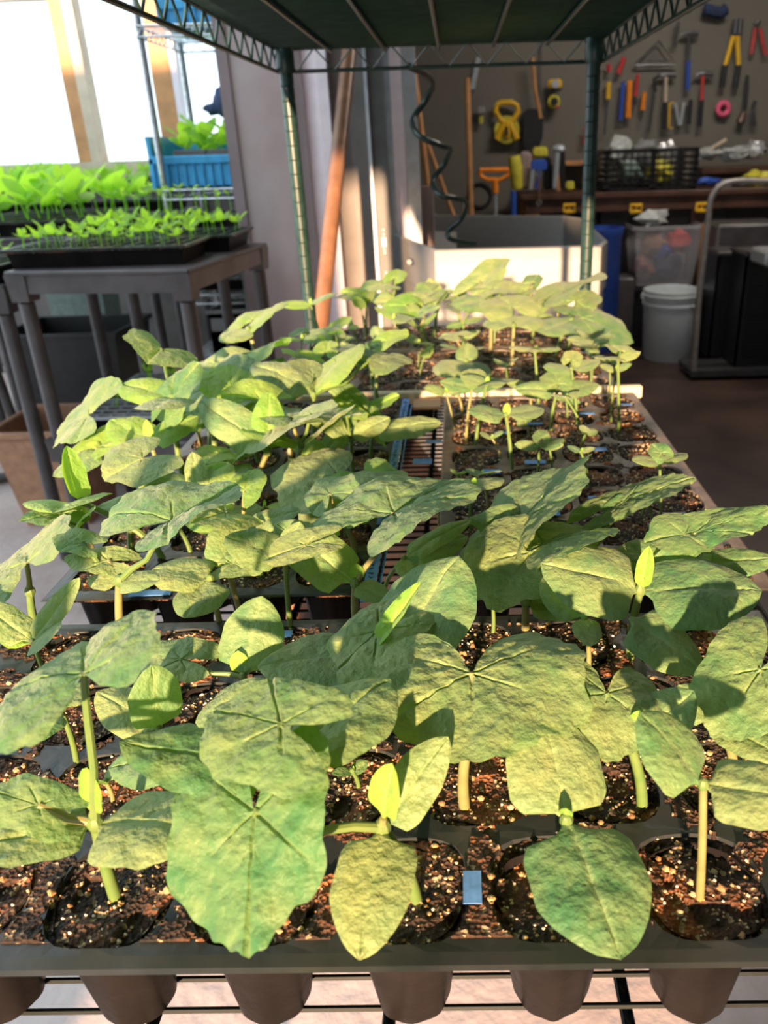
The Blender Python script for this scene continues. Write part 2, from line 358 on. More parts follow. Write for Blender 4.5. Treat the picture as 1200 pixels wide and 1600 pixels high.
# ================================================================== cell trays
GRAINS = []
def tray(name, x0, x1, y0, y1, nx, ny, r, label, stag=False, mat=mTray, seed=0, front_pots=False, step=.003, spill=.16, ngr=900, z=TZ):
    root = empty(name, ((x0+x1)/2, (y0+y1)/2, z-.072), label, 'seedling tray', None)
    px = (x1-x0-.012)/nx; py = (y1-y0-.012)/ny; cells = []
    for j in range(ny):
        n = nx-1 if (stag and j % 2) else nx
        off = px/2 if (stag and j % 2) else 0
        for i in range(n): cells.append((x0+.006+off+(i+.5)*px, y0+.006+(j+.5)*py, i, j))
    m = MB(); N = 28
    for (cx, cy, i, j) in cells:
        vs = []; fs = []
        for k in range(N):
            a = 2*pi*(k+.5)/N; ca, sa = cos(a), sin(a)
            e = (abs(ca)**3.2+abs(sa)**3.2)**(-1/3.2)
            vs.append((cx+r[0]*e*ca*.97, cy+r[1]*e*sa*.97, z-.005))
        for k in range(N):
            a = 2*pi*(k+.5)/N; ca, sa = cos(a), sin(a)
            e = (abs(ca)**3.2+abs(sa)**3.2)**(-1/3.2)
            vs.append((cx+r[0]*e*ca, cy+r[1]*e*sa, z+.0004*sin(k*1.3)))
        for k in range(N):
            a = 2*pi*(k+.5)/N; ca, sa = cos(a), sin(a)
            q = min(px/2/max(abs(ca), 1e-6), py/2/max(abs(sa), 1e-6)); vs.append((cx+q*ca, cy+q*sa, z))
        for ring in (0, 1):
            for k in range(N): fs.append((ring*N+k, ring*N+(k+1) % N, ring*N+N+(k+1) % N, ring*N+N+k))
        # corner fans
        for sx in (-1, 1):
            for sy in (-1, 1):
                ci = len(vs); vs.append((cx+sx*px/2, cy+sy*py/2, z))
                best = sorted(range(N), key=lambda k: hypot(vs[2*N+k][0]-vs[ci][0], vs[2*N+k][1]-vs[ci][1]))
                k1 = [k for k in best if abs(abs(vs[2*N+k][0]-cx)-px/2) < 1e-7][0]; k2 = [k for k in best if abs(abs(vs[2*N+k][1]-cy)-py/2) < 1e-7][0]
                fs.append((ci, 2*N+k1, 2*N+k2))
        m.add(vs, fs)
    if stag:
        for j in range(1, ny, 2):
            ya = y0+.006+j*py
            for xa, xb in ((x0+.006, x0+.006+px/2), (x1-.006-px/2, x1-.006)): m.add([(xa, ya, z), (xb, ya, z), (xb, ya+py, z), (xa, ya+py, z)], [(0, 1, 2, 3)])
    a = .006
    outer = [(x0, y0), (x1, y0), (x1, y1), (x0, y1)]; inner = [(x0+a, y0+a), (x1-a, y0+a), (x1-a, y1-a), (x0+a, y1-a)]; lip = [(x0-.002, y0-.002), (x1+.002, y0-.002), (x1+.002, y1+.002), (x0-.002, y1+.002)]
    vs = [(p[0], p[1], z) for p in inner]+[(p[0], p[1], z-.0005) for p in outer]+[(p[0], p[1], z-.0016) for p in lip]
    fs = [(k, (k+1) % 4, 4+(k+1) % 4, 4+k) for k in range(4)]+[(4+k, 4+(k+1) % 4, 8+(k+1) % 4, 8+k) for k in range(4)]
    m.add(vs, fs)
    m.build('tray_plate', mat, root, smooth=False)
    rest = MB()
    for (cx, cy, i, j) in cells:
        prof = [(r[0]*.56, -.071), (r[0]*.63, -.0695), (r[0]*.90, -.006), (r[0]*.93, -.001)]
        if j == 0:
            q = MB().lathe((cx, cy-.003, z), prof, 48, rib=.022, nr=8, top=False)
            q.v = [Vector((p.x+.0022*noise.noise(p*48), p.y+.0022*noise.noise(p*48+Vector((5, 0, 0))), p.z)) for p in q.v]
            q.build('pot_cell', mPot, root)
        else: rest.lathe((cx, cy, z), prof, 12, top=False)
    tag(rest.build('pot_cell', mPot, root), kind='stuff')
    # soil
    nxg = int((x1-x0-.016)/step); nyg = int((y1-y0-.016)/step); vs = []; fs = []; H = {}
    cs = {}
    for (cx, cy, i, j) in cells: cs.setdefault(j, []).append(cx)
    def hgt(x, y):
        j = min(ny-1, max(0, int((y-y0-.006)/py))); cy = y0+.006+(j+.5)*py
        cx = min(cs[j], key=lambda c: abs(c-x))
        d = (abs((x-cx)/r[0])**3.2+abs((y-cy)/r[1])**3.2)**(1/3.2)
        v = Vector((x, y, seed*3.1))
        n1 = noise.noise(v*160); n2 = noise.noise(v*55+Vector((3, 1, 2))); n3 = noise.noise(v*420)
        h = -.0022+.0022*n1+.0022*n2+.0011*n3
        if d > 1:
            edge = min(x-x0, x1-x, y-y0, y1-y)
            q = noise.noise(v*38+Vector((9, 4, 7)))+.35*n1
            h = (.0012+.0016*n1+.001*n3) if (q > spill and edge > .012) else -.009
        elif d < .92 and n2 < -.35: h -= .003
        return h
    for b_ in range(nyg+1):
        for a_ in range(nxg+1):
            x = x0+.008+a_*step; y = y0+.008+b_*step; vs.append((x, y, z+hgt(x, y)))
    W_ = nxg+1
    for b_ in range(nyg):
        for a_ in range(nxg): fs.append((b_*W_+a_, b_*W_+a_+1, (b_+1)*W_+a_+1, (b_+1)*W_+a_))
    s = MB().add(vs, fs).build('potting_soil', mSoil)
    tag(s, 'dark crumbly potting soil filling the cells of the ' + SHORT[name+str(seed)], 'soil', None, 'stuff')
    g = MB(); g.at = []; g.an = 'tone'; rr = random.Random(seed)
    for k in range(ngr):
        cx, cy, i, j = rr.choice(cells); a_ = rr.uniform(0, 2*pi); q = sqrt(rr.random())*1.08
        x = cx+cos(a_)*r[0]*q; y = cy+sin(a_)*r[1]*q; h = hgt(x, y)
        if h < -.008: continue
        big = rr.random() < .12; R = rr.uniform(.0011, .0022) if big else rr.uniform(.0004, .0010)
        n0 = len(g.v); g.ball((x, y, z+h+R*.35), R, 6, jit=.5, sq=(1, rr.uniform(.7, 1.1), .8))
        tone = rr.uniform(0, .55) if (big or rr.random() < .6) else rr.uniform(.6, 1)
        g.at += [tone]*(len(g.v)-n0)
    o = g.build('perlite_grains', mGrain)
    tag(o, 'tan and white perlite grains strewn over the soil of the ' + SHORT[name+str(seed)], 'perlite', None, 'stuff')
    return cells
SHORT = {'cell_tray1': 'front tray', 'cell_tray2': 'left lengthwise tray', 'cell_tray3': 'right lengthwise tray', 'cell_tray4': 'crosswise tray behind the pale strip', 'cell_tray5': 'rearmost crosswise tray'}
FX0, FX1 = -0.04154-.0719*4-.006, -0.04154+.0719*4+.006
C1 = tray('cell_tray', FX0, FX1, .232, .512, 8, 4, (.0300, .0300), 'black tray set crosswise nearest the viewer, its row of ribbed pots showing below', stag=True, seed=1, step=.0016, ngr=4200, spill=-.02)
C2 = tray('cell_tray', -.324, -.052, .551, 1.096, 4, 8, (.0290, .0285), 'left one of the two lengthwise trays, edged with blue tape', seed=2, ngr=2200, spill=.22)
C3 = tray('cell_tray', .004, .277, .545, 1.090, 4, 8, (.0290, .0285), 'right one of the two lengthwise trays, dusted brown, with small thin seedlings', mat=mTrayD, seed=3, ngr=3400, spill=.05)
C4 = tray('cell_tray', -.275, .262, 1.118, 1.382, 8, 4, (.0285, .0285), 'crosswise tray directly behind the pale wooden strip', mat=mTrayD, seed=4, ngr=1400, spill=.0)
C5 = tray('cell_tray', -.262, .262, 1.392, 1.600, 8, 3, (.0285, .0285), 'rearmost crosswise tray between the far posts', mat=mTrayD, seed=5, ngr=700, spill=.0, step=.004)
tag(MB().box(-.30, .292, 1.100, 1.112, .738, .757, bev=.002).build('wooden_strip', mCream), 'narrow cream wooden strip lying across behind the two lengthwise trays', 'strip')
tag(MB().box(-.043, -.004, 1.055, 1.098, .744, .748).build('cardboard_piece', mCard), 'small brown cardboard piece bridging the far end of the gap between trays', 'cardboard')
# blue masking tape
def tape(x, y, w_, d_, z, label, mk=False, rz=0, tilt=0):
    m = MB(); m.T = Matrix.Translation((x, y, z)) @ Matrix.Rotation(rz, 4, 'Z') @ Matrix.Rotation(tilt, 4, 'X')
    n = 8; vs = []; fs = []
    for i in range(n+1):
        for s_ in (0, 1): vs.append((-w_/2+w_*i/n, -d_/2+d_*s_, .0009+.00012*sin(i*2.1+x*90)))
    vs += [(v[0], v[1], v[2]-.0004) for v in vs]
    K = 2*(n+1)
    for i in range(n):
        fs.append((2*i, 2*i+2, 2*i+3, 2*i+1)); fs.append((K+2*i+1, K+2*i+3, K+2*i+2, K+2*i))
        fs.append((2*i, K+2*i, K+2*i+2, 2*i+2)); fs.append((2*i+1, 2*i+3, K+2*i+3, K+2*i+1))
    m.add(vs, fs); o = m.build('tape_label', mTape); tag(o, label, 'tape', 'blue tape pieces')
    if mk:
        q = MB(); q.T = m.T; rr = random.Random(int(x*1e4)); u = -w_*.42
        while u < w_*.4:
            pts = [(u+rr.uniform(0, .004), rr.uniform(-.3, .3)*d_, .0016) for _ in range(3)]; q.tube(pts, .0004, 4); u += .0065
        tag(q.build('handwriting', mInk, o))
    return o
for k, y in enumerate((.60, .74, .88, 1.02)):
    tape(-.0535, y, .132, .010, .7505, ['blue tape strip on the left tray\'s right edge, nearest the viewer', 'second blue tape strip along the left tray\'s right edge', 'third blue tape strip along the left tray\'s right edge', 'farthest blue tape strip along the left tray\'s right edge'][k], True, pi/2)
for k, y in enumerate((.63, .93)):
    tape(-.046, y, .26, .009, .7465, ['long blue tape ribbon folded down beside the gap, near half', 'long blue tape ribbon folded down beside the gap, far half'][k], True, pi/2, -.9)
TP = [(678, 691, .020, .007, 'blue tape scrap by the right tray\'s left edge, far piece'), (834, 663, .022, .005, 'blue tape scrap four cells behind the middle of the right tray'),
      (783, 677, .016, .005, 'blue tape scrap left of the centre in the right tray\'s far rows'), (836, 723, .024, .008, 'pale blue tape scrap in the centre of the right tray'), (768, 738, .020, .009, 'bright blue tape scrap in the second column of the right tray'),
      (935, 780, .020, .008, 'blue tape scrap by a bare soil cell in the right tray\'s third column'), (862, 803, .016, .008, 'pale blue tape scrap under the tall leaning leaf'), (917, 647, .020, .005, 'blue tape scrap near the cupped yellow-green seedling'),
      (975, 633, .022, .005, 'blue tape scrap at the right tray\'s back right corner'), (933, 703, .022, .008, 'pale blue tape scrap right of the leaning bare-stemmed seedling'), (1032, 757, .014, .008, 'white-blue tape scrap on the right tray\'s right rim'),
      (775, 827, .024, .008, 'blue tape scrap close behind the sprawling seedling'), (570, 618, .030, .012, 'blue tape scrap at the back right corner of the left tray'),
      (660, 722, .022, .012, 'blue tape folded over the right tray\'s left rim'), (632, 1262, .010, .012, 'blue tape scrap between soil cells right of the front pale leaf'), (738, 1388, .009, .013, 'lavender-blue tape scrap between two front cells'),
      (918, 551, .022, .005, 'blue tape scrap under the square-ended leaf'), (735, 615, .040, .006, 'blue tape with scrawled marks before the pale strip')]
for (x, y, w_, d_, lab) in TP:
    p = at(x, y, Z=TZ+.0015); tape(p.x, p.y, w_, d_*1.4, TZ+.0018, lab, mk=(x in (735, 570)), rz=0)
for (x, y, w_) in ((235, 927, .035), (60, 1085, .03), (425, 992, .03)):
    p = at(x, y, Z=TZ+.0015); tape(p.x, p.y, w_, .009, TZ+.0012, {235: 'blue tape on the left tray\'s front rim', 60: 'blue tape at the far left of the front tray', 425: 'blue tape on the front tray\'s back rim'}[x], rz=.05)
# ================================================================== leaves
LEAFCACHE = {}
def coty_mesh(L, W, curl, fold, seed, res, arc=1):
    nu = max(6, int(26*res)); nv = max(4, int(18*res)) & ~1
    vs = []; at_ = []; cl = []
    y = z = 0; ang = 0
    for i in range(nu+1):
        t = i/nu
        cl.append((y, z)); a = -curl*t; y += L/nu*cos(a); z += L/nu*sin(a)
    ye, ze = cl[-1]; rot = -math.atan2(ze, ye); sc = L/hypot(ye, ze)
    for i in range(nu+1):
        t = i/nu; cy, cz = cl[i]; cy, cz = (cy*cos(rot)-cz*sin(rot))*sc, (cy*sin(rot)+cz*cos(rot))*sc
        if t < .10: w_ = .07+.22*(t/.10)**1.6
        else:
            u = (t-.10)/.90; w_ = .29*(1-u)**3+(sin(pi*min(1, u*.93+.07)**.86))**.62 if u < .999 else .0
            w_ = min(w_, 1)
        if t > .93: w_ *= sqrt(max(0, 1-((t-.93)/.07)**2))*.98+.02
        hw = W/2*w_
        for j in range(nv+1):
            v = -1+2*j/nv; x = v*hw
            s2 = t-.42*abs(v)*.9
            fr = abs(((s2*7+seed*.13) % 1)-.5)*2
            vein = max(0, 1-abs(x)/(W*.018+1e-6)) if t < .95 else 0
            vein = max(vein, .55*max(0, 1-fr/.16)*(1-abs(v)**3)*min(1, t*5))
            p = Vector((x, t*L, seed*7.7)); k = .0105
            n1 = noise.noise(p/(k)); n2 = noise.noise(p/(k*.5)+Vector((3, 3, 3)))
            amp = min(L*.018, .0015)*min(1, t*4)
            zz = cz+fold*sqrt(x*x+(W*.06)**2)*.5-fold*.5*W*.06-abs(v)**3*hw*.22*(1 if curl >= 0 else -1)
            zz += amp*(1.1*n1+.6*n2)-amp*1.1*vein
            zz += .10*hw*noise.noise(Vector((v*1.3+seed, t*1.7, seed*2.1)))
            vs.append((x+.03*W*noise.noise(Vector((t*2.2, seed, 1))), cy, zz)); at_.append(vein)
    fs = [(i*(nv+1)+j, i*(nv+1)+j+1, (i+1)*(nv+1)+j+1, (i+1)*(nv+1)+j) for i in range(nu) for j in range(nv)]
    return vs, fs, at_
def true_mesh(L, W, curl, fold, seed, res):
    nr = max(5, int(22*res)); nt = max(28, int(110*res)); vs = [(0, 0, 0)]; at_ = [1.0]; fs = []
    rnd = random.Random(seed*31+5)
    lob = [(0, 1.0), (1.0+rnd.uniform(-.1, .1), .93), (-1.0+rnd.uniform(-.1, .1), .93), (2.05, .86), (-2.05, .86)]
    A = 2.78; asy = rnd.uniform(-.10, .10)
    def rad(th):
        g = .86+sum(h*.14*exp(-((th-c)/.40)**2) for c, h in lob)
        g *= 1+asy*sin(th)
        e = abs(th)/A
        if e > .90: g *= 1-.55*((e-.90)/.10)**1.4
        return g*(1+.016*sin(th*23+seed+2*sin(th*3))+.020*sin(th*9.0+seed*2))
    mxw = max(abs(rad(th/50)*sin(th/50)) for th in range(0, 139)); sx = (W/2)/(L*mxw)
    R = L
    for i in range(nt+1):
        th = -A+2*A*i/nt; g = rad(th)
        for k in range(1, nr+1):
            q = k/nr; r = R*g*q; x = r*sin(th)*sx; y = r*cos(th)
            vein = 0
            for c, h in lob:
                dth = th-c
                if abs(dth) < .9:
                    dd = abs(r*sin(dth)); vein = max(vein, max(0, 1-dd/(R*(.020-.013*q))))
                    al = r*cos(dth)/R-.62*abs(sin(dth))*q*1.3
                    f = abs(((al*4.2+seed*.17) % 1)-.5)*2
                    vein = max(vein, .5*max(0, 1-f/.14)*max(0, 1-abs(dth)/.55)*min(1, q*3))
            p = Vector((x, y, seed*5.3)); kk = .009
            n1 = noise.noise(p/kk); n2 = noise.noise(p/(kk*.45)+Vector((2, 2, 2)))
            amp = min(R*.03, .0017)
            z = -curl*R*.55*(q*g)**2*(.45+.55*abs(cos(th)))+fold*(sqrt(x*x+(R*.05)**2)-R*.05)*(1-.55*q)
            z += R*.055*q*q*sin(th*4.3+seed)*(.6+.4*sin(seed)) + R*.05*q*noise.noise(Vector((x/R*1.6, y/R*1.6, seed)))
            z += amp*(n1+.6*n2)*min(1, q*3)-amp*1.6*vein
            vs.append((x, y, z)); at_.append(min(1, vein))
    for i in range(nt):
        fs.append((0, 1+i*nr, 1+(i+1)*nr))
        for k in range(nr-1):
            a = 1+i*nr+k; b_ = 1+(i+1)*nr+k; fs.append((a, a+1, b_+1, b_))
    return vs, fs, at_
def orient(P0, P1, roll):
    a = (P1-P0).normalized(); up = Vector((0, -.25, 1)); n = (up-a*up.dot(a)).normalized()
    n = Matrix.Rotation(radians(roll), 3, a) @ n; s = a.cross(n)
    return Matrix(((s.x, a.x, n.x, P0.x), (s.y, a.y, n.y, P0.y), (s.z, a.z, n.z, P0.z), (0, 0, 0, 1)))
def leaf(par, kind, P0, P1, W, roll=0, curl=.3, fold=.2, seed=1, res=1, name=None, mat=None):
    P0 = Vector(P0); P1 = Vector(P1); L = (P1-P0).length
    if kind == 't': vs, fs, a = true_mesh(L, W, curl, fold, seed, res)
    else: vs, fs, a = coty_mesh(L, W, curl, fold if kind == 'c' else fold*1.6, seed, res if kind == 'c' else res*.7)
    m = MB(); m.T = orient(P0, P1, roll); m.at = []; m.add(vs, fs); m.at = a
    return m.build(name or {'t': 'true_leaf', 'c': 'seed_leaf', 'n': 'new_leaf'}[kind], mat or {'t': mLeaf, 'c': mCoty, 'n': mNew}[kind], par)
def stem_pts(B, N, lean=.0, n=7, k=.25):
    B = Vector(B); N = Vector(N); out = []
    for i in range(n+1):
        t = i/n; p = B.lerp(N, t); h = (N.x-B.x)*k*(-sin(pi*t)); p.x += h+lean*sin(pi*t); out.append(p)
    return out
seedn = [0]
def plant(label, B, N, leaves, group=None, cat='seedling', hero=True):
    B = Vector(B); N = Vector(N); root = empty('squash_seedling', B, label, cat, group)
    h = (N-B).length; small = h < .05 and not any(l[0] == 't' for l in leaves)
    Wm = max([l[3] for l in leaves]+[.02]); r0 = min(.0030, max(.0011, Wm*.036+.0006))
    dist = (B-CAM).length
    B2 = B-Vector((0, 0, .006)); sp = stem_pts(B2, N, lean=random.uniform(-.002, .002))
    MB().tube(sp, [r0*(1.12-.22*i/7) for i in range(8)], 10 if dist < .7 else 7).build('stem', random.choice((mStem, mStem, mStemY)), root)
    for (k, A, T, W, roll, curl, fold) in leaves:
        seedn[0] += 1; A = Vector(A); T = Vector(T); L = (T-A).length
        pixr = L/dist*1213
        res = max(.28, min(1.25, pixr/130))
        if k in 'tn' and (A-N).length > .006:
            mid = N.lerp(A, .5)+Vector((0, 0, -.10*(A-N).length if k == 't' else .0)); 
            pts = [N.lerp(mid, .5) + (N.lerp(A, .25)-N.lerp(mid, .5))*.5, mid, mid.lerp(A, .5)+(N.lerp(A, .75)-mid.lerp(A, .5))*.5, A]
            rp = r0*.72
            pet = MB().tube([N]+pts, [rp*1.1, rp, rp*.9, rp*.85, rp*.7], 8).build('petiole', mStem if seedn[0] % 3 else mStemY, root)
        leaf(root, k, A, T, W, roll, curl, fold, seedn[0], res, mat=mLeafBacklit if (k != 'n' and B.x < -.03 and B.y > .56 and seedn[0] % 5 in (0, 2)) else None)  # some left rear leaves take the painted backlight colour
    if h > .012: MB().ball(N, r0*1.25, 8, sq=(1.1, 1.1, 1.4)).build('node', mStem, root)
    return root
HERO = [('tall squash seedling at left front corner, its upright petiole holding one broad grey-green leaf', (-.15, .271, .746), (-.15, .271, .796), [('c', (-.15, .271, .796), (-.087, .257, .808), .0446, -12, .2, .1), ('c', (-.15, .271, .796), (-.203, .253, .798), .0331, 10, .5, .2), ('t', (-.172, .268, .811), (-.2, .274, .818), .0261, 0, .3, .3), ('t', (-.137, .271, .882), (-.155, .307, .88), .0734, -14, .25, .3), ('n', (-.151, .272, .802), (-.147, .272, .829), .0165, 0, 0, .3)]),
('squash seedling with the biggest pale leaf in front and a yellow-spotted hanging seed leaf', (-.0, .266, .746), (-.014, .266, .796), [('c', (-.014, .266, .796), (-.02, .214, .779), .0354, 0, .5, .12), ('c', (-.014, .266, .796), (.017, .294, .824), .0243, 20, .1, .2), ('t', (-.064, .244, .83), (-.062, .2, .802), .0787, 15, .25, .22), ('n', (-.013, .264, .804), (-.007, .264, .836), .0172, 0, .2, .5)]),
('squash seedling with a deeply quilted seed leaf and round veined leaf, left of front middle', (-.068, .271, .746), (-.056, .271, .826), [('t', (-.054, .265, .858), (-.093, .285, .854), .0481, -4, .25, .15), ('c', (-.058, .268, .826), (-.132, .276, .84), .0373, 12, .25, .12), ('c', (-.056, .276, .831), (-.012, .322, .837), .0545, -14, .3, .15)]),
('squash seedling with two dull teal seed leaves under the round veined leaf', (-.12, .329, .746), (-.117, .329, .79), [('c', (-.117, .329, .79), (-.089, .361, .81), .0369, 0, .2, .15), ('c', (-.117, .329, .79), (-.171, .327, .777), .0367, 0, .4, .1)]),
('squash seedling with one wide heart-shaped leaf, half shaded, in the middle front', (.024, .324, .746), (.028, .324, .802), [('t', (.029, .343, .824), (.03, .289, .818), .1088, 0, .35, .16), ('c', (.028, .324, .802), (-.005, .334, .798), .0241, 0, .3, .1)]),
('short squash seedling with two big seed leaves, one hanging over the front edge', (.073, .274, .746), (.072, .274, .79), [('c', (.072, .274, .79), (.087, .214, .778), .0529, -4, .4, .1), ('c', (.072, .274, .79), (.065, .318, .818), .049, 8, .3, .14), ('n', (.072, .276, .79), (.071, .27, .802), .0066, 0, 0, .3)]),
('squash seedling with a crinkled dark heart-shaped leaf, right of the front middle', (.122, .324, .746), (.112, .324, .791), [('t', (.101, .338, .813), (.097, .302, .805), .0682, -14, .4, .24), ('n', (.114, .324, .796), (.116, .324, .813), .0096, 0, .2, .3), ('c', (.112, .324, .791), (.148, .338, .813), .031, 0, .3, .2)]),
('long-stemmed squash seedling at right front, its smooth seed leaf reaching the frame edge', (.137, .266, .746), (.131, .266, .819), [('c', (.131, .266, .819), (.171, .252, .822), .0336, 0, .3, .12), ('c', (.131, .266, .819), (.106, .288, .842), .0384, 14, .3, .15)]),
('squash seedling at the right edge with a broad leaf banded by shade and yellow sun', (.182, .354, .746), (.167, .354, .78), [('t', (.189, .355, .814), (.157, .323, .799), .0604, 0, .3, .16), ('c', (.167, .354, .78), (.15, .372, .791), .0257, 0, .3, .15), ('c', (.167, .354, .78), (.197, .324, .777), .0269, 0, .3, .15)]),
("squash seedling with one yellow-lit and one dark quilted seed leaf, front tray's right rear", (.142, .455, .746), (.145, .455, .805), [('c', (.145, .455, .805), (.223, .445, .808), .062, 4, .35, .16), ('c', (.145, .455, .805), (.078, .465, .822), .0632, -6, .4, .16), ('n', (.145, .453, .808), (.148, .453, .84), .0115, 0, 0, .6), ('c', (.133, .43, .8), (.173, .398, .78), .0421, 0, .3, .1)]),
('squash seedling with a large upright quilted oval seed leaf just right of the middle', (-.016, .393, .746), (-.019, .393, .798), [('c', (-.019, .393, .798), (.023, .441, .842), .0706, -10, .25, .12), ('c', (-.024, .396, .798), (-.1, .386, .799), .0541, 10, .4, .2), ('t', (-.027, .4, .814), (-.059, .37, .801), .0497, 10, .3, .3), ('n', (-.029, .392, .808), (.001, .394, .851), .0149, 0, 0, .8), ('c', (-.019, .393, .798), (-.068, .333, .783), .0586, 0, .3, .1)]),
('squash seedling with a folded upright seed leaf and a small crinkled leaf to its left', (-.116, .395, .746), (-.113, .395, .785), [('c', (-.113, .395, .785), (-.103, .425, .825), .0397, 12, .2, .2), ('t', (-.151, .398, .797), (-.184, .404, .797), .0353, 0, .3, .4), ('n', (-.115, .399, .785), (-.115, .399, .802), .0122, 0, 0, .4)]),
('small squash seedling with one lime backlit seed leaf, left in the front tray', (-.155, .36, .746), (-.155, .36, .775), [('c', (-.155, .36, .775), (-.155, .368, .815), .0305, 40, .2, .2), ('c', (-.155, .36, .775), (-.197, .378, .789), .0296, 0, .3, .1)]),
('slender-stemmed squash seedling with pale folded leaves beside the tall left one', (-.212, .363, .746), (-.212, .363, .79), [('c', (-.212, .363, .79), (-.231, .329, .795), .0325, 0, .2, .2), ('c', (-.212, .363, .79), (-.208, .385, .791), .0213, 0, .2, .3)]),
('squash seedling at the left edge with a lime pointed upright leaf and crimped new leaf', (-.268, .442, .746), (-.27, .442, .782), [('c', (-.27, .442, .782), (-.24, .466, .818), .0163, 30, .2, .4), ('n', (-.27, .442, .782), (-.303, .462, .784), .0243, 0, .3, .4), ('c', (-.27, .442, .782), (-.317, .462, .805), .0253, 0, .3, .2), ('c', (-.27, .442, .782), (-.245, .434, .796), .0283, 0, .3, .2)]),
('squash seedling with a mottled leaf jutting out past the left end of the back trays', (-.31, .511, .746), (-.307, .511, .781), [('t', (-.303, .511, .807), (-.327, .555, .806), .0877, -25, .2, .3)]),
("squash seedling with a level lance-shaped leaf pair before the left tray's front corner", (-.228, .477, .746), (-.219, .477, .808), [('c', (-.219, .477, .808), (-.246, .487, .806), .0196, 0, .2, .1), ('c', (-.219, .477, .808), (-.187, .471, .812), .0225, 0, .2, .1), ('t', (-.23, .49, .818), (-.26, .488, .824), .0295, 0, .2, .2), ('t', (-.171, .472, .858), (-.134, .508, .868), .1099, -20, .15, .5), ('t', (-.249, .495, .83), (-.27, .497, .836), .0261, 0, .2, .3)]),
('squash seedling with two ribbed rounded seed leaves, the lower one hanging before the black pots', (-.166, .514, .746), (-.168, .514, .787), [('c', (-.168, .514, .787), (-.215, .522, .792), .0455, 10, .6, .2), ('c', (-.168, .514, .787), (-.176, .474, .778), .0397, 0, .3, .1)]),
("squash seedling with striped cupped seed leaf at the left tray's front rim", (-.157, .537, .746), (-.161, .537, .78), [('c', (-.161, .537, .78), (-.16, .577, .806), .0429, 30, .5, .15), ('t', (-.157, .536, .788), (-.122, .538, .793), .0357, 0, .3, .4), ('n', (-.164, .538, .784), (-.179, .558, .796), .017, 0, .2, .4)]),
("squash seedling with thick pale stem before the left tray's pots and folded grey-green leaves", (-.109, .504, .746), (-.106, .504, .809), [('c', (-.106, .504, .809), (-.151, .512, .824), .0384, 0, .4, .15), ('t', (-.089, .501, .821), (-.127, .497, .813), .0365, 0, .2, .4), ('c', (-.106, .504, .809), (-.096, .522, .83), .0217, 0, .3, .2)]),
('squash seedling whose long yellow petiole holds a broad leaf over the tray gap', (-.059, .511, .746), (-.057, .511, .782), [('c', (-.057, .511, .782), (-.121, .543, .82), .0419, -14, .35, .2), ('t', (-.026, .526, .834), (.025, .574, .847), .1279, -22, .2, .4), ('n', (-.055, .512, .785), (-.055, .512, .799), .0107, 0, 0, .4), ('c', (-.057, .511, .782), (-.029, .493, .777), .0211, 0, .3, .2)]),
("squash seedling with a large crumpled pale leaf spreading over the left tray's right side", (-.073, .622, .746), (-.079, .622, .777), [('t', (-.086, .653, .811), (-.127, .607, .804), .1302, 8, .25, .2), ('t', (-.06, .649, .809), (-.038, .619, .797), .0578, 0, .3, .3), ('c', (-.079, .622, .777), (-.124, .65, .784), .0429, 0, .3, .2), ('c', (-.079, .622, .777), (-.068, .666, .789), .0391, 0, .4, .2)]),
('squash seedling sprawling sideways over the slot between the trays with dark narrow leaves', (-.04, .547, .746), (-.022, .547, .783), [('c', (-.022, .547, .783), (.03, .561, .794), .0343, 0, .5, .2), ('c', (-.022, .547, .783), (.033, .563, .808), .0219, 0, .4, .2), ('c', (-.022, .547, .783), (-.016, .521, .779), .0182, 0, .3, .2)]),
("squash seedling with a wide lobed sunlit leaf above the right tray's front rim", (.071, .493, .746), (.071, .493, .774), [('t', (.076, .515, .804), (.046, .471, .788), .1032, 12, .25, .2), ('t', (.087, .523, .806), (.134, .555, .81), .1197, -30, .2, .3), ('c', (.071, .493, .774), (.111, .493, .77), .0328, 0, .3, .2)]),
("squash seedling with a tall upright pale leaf leaning right in the right tray's front rows", (.077, .573, .746), (.072, .573, .797), [('t', (.073, .572, .801), (.128, .608, .849), .1174, -36, .2, .3), ('t', (.068, .576, .801), (.03, .574, .806), .0364, 0, .3, .3), ('c', (.072, .573, .797), (.09, .545, .789), .0213, 0, .3, .2)]),
('squash seedling with slanting yellow petiole and narrow lime leaf edge-on at right', (.119, .551, .746), (.122, .551, .773), [('t', (.154, .567, .819), (.211, .579, .839), .0489, -20, .2, .3), ('t', (.152, .567, .817), (.139, .561, .812), .0195, 0, .2, .2), ('c', (.122, .551, .773), (.143, .517, .777), .0366, 0, .4, .2)]),
('squash seedling at right with dark ridged seed leaves and lime leaves overhanging the wire edge', (.189, .493, .746), (.188, .493, .802), [('c', (.188, .493, .802), (.136, .503, .809), .0393, 0, .5, .15), ('c', (.188, .493, .802), (.25, .491, .807), .0313, 0, .2, .1), ('t', (.193, .501, .824), (.247, .505, .844), .0393, 0, .25, .3), ('t', (.185, .499, .824), (.157, .497, .824), .0492, 0, .3, .3), ('n', (.19, .492, .804), (.209, .518, .803), .0196, 0, .3, .6)]),
('squash seedling with two bare petioles behind the wide heart-shaped leaf, under dark leaves', (.109, .438, .746), (.105, .438, .795), [('c', (.105, .438, .795), (.081, .47, .809), .031, 0, .3, .2), ('c', (.105, .438, .795), (.106, .414, .789), .0187, 0, .2, .2)]),
('squash seedling showing only a bare stem under the wide lobed sunlit leaf', (.046, .492, .746), (.046, .492, .778), [('c', (.046, .492, .778), (.033, .516, .781), .0241, 0, .3, .2), ('c', (.046, .492, .778), (.062, .516, .78), .0219, 0, .3, .2)]),
